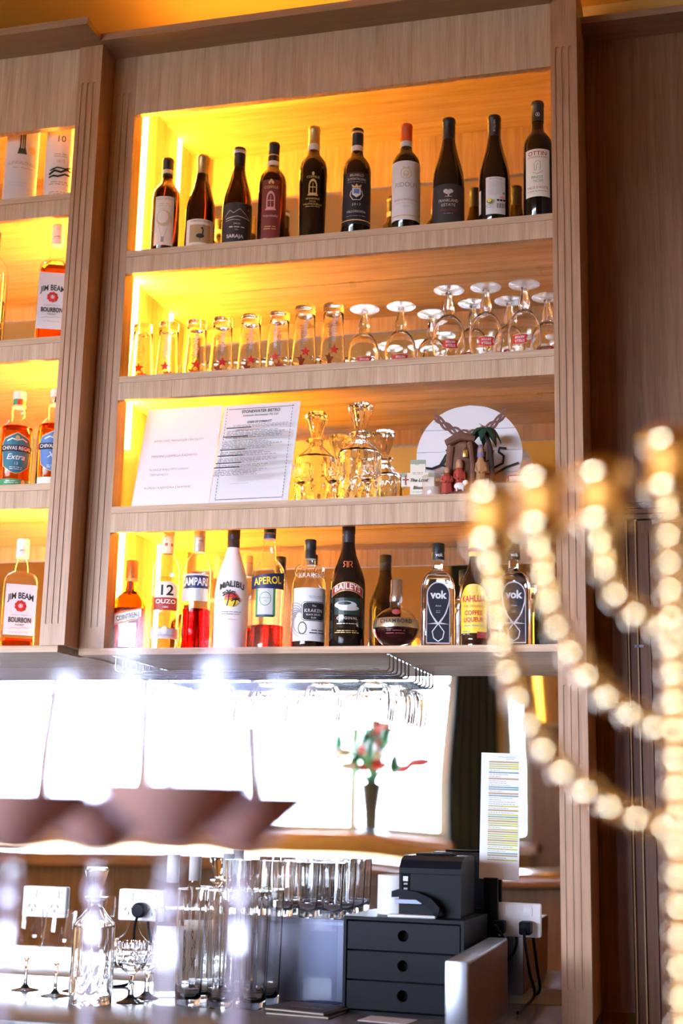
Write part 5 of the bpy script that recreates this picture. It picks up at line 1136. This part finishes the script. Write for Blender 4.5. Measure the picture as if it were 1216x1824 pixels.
# ================================================================ front bar: blurred goblets and candelabra
M['refraction_fill'] = mat('brown_refraction', (.56, .33, .25), .12); M['glass3'] = mat('goblet_stem_hazed', (.78, .75, .92), .08, 0, .55); M['glass2'] = thin('goblet_glass', (.96, .96, 1), (.62, .60, .66), .4, base=.012)
def cocktail(label, px, dist, s=1.0):
    d_ = FW + RT*((px-608)/FPX) - UP*((1540-912)/FPX); p = CAM + d_*dist
    e = thing('cocktail_glass', label, 'cocktail glass', (p.x, p.y, BT), 0, 'cocktail glasses on the front bar')
    zb = p.z-BT
    q = .83
    out = [(.006, 0), (.016, .008), (.060, .042), (.067, .058), (.069, .10), (.070, .145)]
    inn = [(.0688, .1452), (.0675, .10), (.0655, .059), (.0582, .0435), (.014, .0105), (0, .008)]
    MB().lathe([(0, -.002)]+[(r*q, z) for r, z in out+inn], 48).build('bowl', 'glass2', e, loc=(0, 0, zb))
    MB().lathe([(0, .0086), (.0138*q, .0112), (.0578*q, .0440), (.0622*q, .053), (0, .053)], 40).build('refraction_fill', 'refraction_fill', e, loc=(0, 0, zb))  # added brown fill; its colour imitates refraction in an unfilled bowl
    MB().lathe([(0, 0), (.036, 0), (.0365, .002), (.016, .007), (.0055, .018), (.0040, zb*.45), (.0040, zb-.032), (.0080, zb-.024), (.0080, zb-.018), (.0045, zb-.010), (.0044, zb-.0018), (0, zb-.002)], 28).build('stem', M['glass3'], e)  # lilac-white in the stem colour imitates hazy highlights
    return e
cocktail('stemmed cocktail glass of brown drink in the middle of the bar-front group', 302, .84)
cocktail('stemmed cocktail glass of brown drink closest to the candelabra', 428, 1.0)
cocktail('stemmed cocktail glass of brown drink at the back of the group', 172, 1.10)
cocktail('stemmed cocktail glass of brown drink furthest from the candelabra', 22, .97)
# beaded candelabra
M['bead'] = mat('champagne_bead', (.98, .80, .47), .04, 1); M['brass'] = mat('polished_brass', (.92, .60, .24), .16, 1)
DC = .88
def at_d(px, py, d): return CAM + (FW + RT*((px-608)/FPX) - UP*((py-912)/FPX))*d
base = at_d(1192, 1480, DC)
cb = thing('candelabra', 'gold beaded candelabra with crystal cups on curving arms, on the front bar', 'candelabra', (base.x+.0078, base.y+.002, BT))
def loc_(px, py):                                   # into the candelabra's own upright plane facing the camera
    p = at_d(px, py, DC); u = (p-base).dot(Vector((RT.x, RT.y, 0)).normalized()); return u, p.z-BT
ux = Vector((RT.x, RT.y, 0)).normalized()
arms = [[(868, 985), (878, 1080), (892, 1170), (930, 1285), (985, 1370), (1060, 1430), (1125, 1460), (1188, 1482)],
        [(962, 955), (972, 1040), (990, 1110), (1035, 1190), (1095, 1255), (1188, 1312)],
        [(1075, 945), (1085, 1010), (1110, 1060), (1150, 1095), (1188, 1115)]]
bead = MB().ball((0, 0, 0), .0092, 16, 10).mesh('bead'); bead.materials.append(M['bead'])
M['enamel'] = mat('amber_enamel', (.78, .34, .05), .45, .3)
cupm = MB().lathe([(0, -.012), (.005, -.012), (.006, -.006), (.012, -.003), (.0145, .003), (.0138, .022), (.0150, .030), (.0150, .034), (.0125, .034), (.012, .008), (0, .007)], 36).mesh('cup'); cupm.materials.append(M['enamel'])
rimm = MB().ball((0, 0, 0), .0185, 28, 14, 1, 1, .62).mesh('rim'); rimm.materials.append(M['bead'])
def P3(u, z): return (ux.x*u, ux.y*u, z)
def beads(path):
    pts = bez([P3(*q) for q in path], 24); acc = 0; last = Vector(pts[0]); out = [last.copy()]
    for a, b in zip(pts, pts[1:]):
        a, b = Vector(a), Vector(b); L = (b-a).length; t = 0
        while acc+(L-t) >= .0186:
            t += .0186-acc; acc = 0; out.append(a+(b-a)*(t/L))
        acc += L-t
    for p in out: put('bead', bead, None, cb, p)
    w_ = MB().tube(pts, .0028, 8).build('arm_wire', 'brass', cb)
def cup(u, z):
    c = put('candle_cup', cupm, None, cb, P3(u, z))
    for zz_ in (.037, .0050): put('rim', rimm, None, c, (0, 0, zz_))
for arm in arms:
    loc = [loc_(*q) for q in arm]
    for s_ in (1, -1):
        beads([(u*s_, z) for u, z in loc[:-1]]+[(0, loc[-1][1])]); cup(loc[0][0]*s_, loc[0][1]+.010)
ztop = loc_(1188, 880)[1]
beads([(0, ztop), (0, .045)]); cup(0, ztop+.010)
MB().lathe([(0, 0), (.058, 0), (.060, .004), (.052, .010), (.030, .018), (.014, .030), (.010, .044), (0, .045)], 40).build('base', 'brass', cb)
# flowers on the window sill, seen in the mirror
sx, sz = -.76, W1[2]
e = thing('flower_vase', 'slim dark vase of pink and white flowers on the window sill', 'vase', (sx, WY+.10, sz)); e.scale = (2.3, 2.0, 1.55)
MB().lathe([(0, 0), (.05, 0), (.055, .006), (.022, .03), (.024, .10), (.034, .20), (.036, .22), (.030, .22), (0, .215)], 24).build('vase', mat('dark_vase', (.05, .05, .05), .3), e)
rr = random.Random(9)
for i in range(40):
    a = rr.uniform(0, 6.3); q = rr.uniform(.02, .13); z = .32+rr.uniform(-.05, .16)
    MB().tube([(0, 0, .2), (q*.4*cos(a), q*.4*sin(a), .27), (q*cos(a), q*sin(a), z)], .003, 5).build('stem', 'green', e)
    if i % 2: MB().ball((q*cos(a), q*sin(a), z), .032, 10, 6, 1, 1, .7).build('blossom', ('pink', 'white', 'red')[i % 3], e)
    else: MB().ball((q*cos(a), q*sin(a), z), .045, 8, 6, .35, .9, 1).build('leaf', 'green', e)
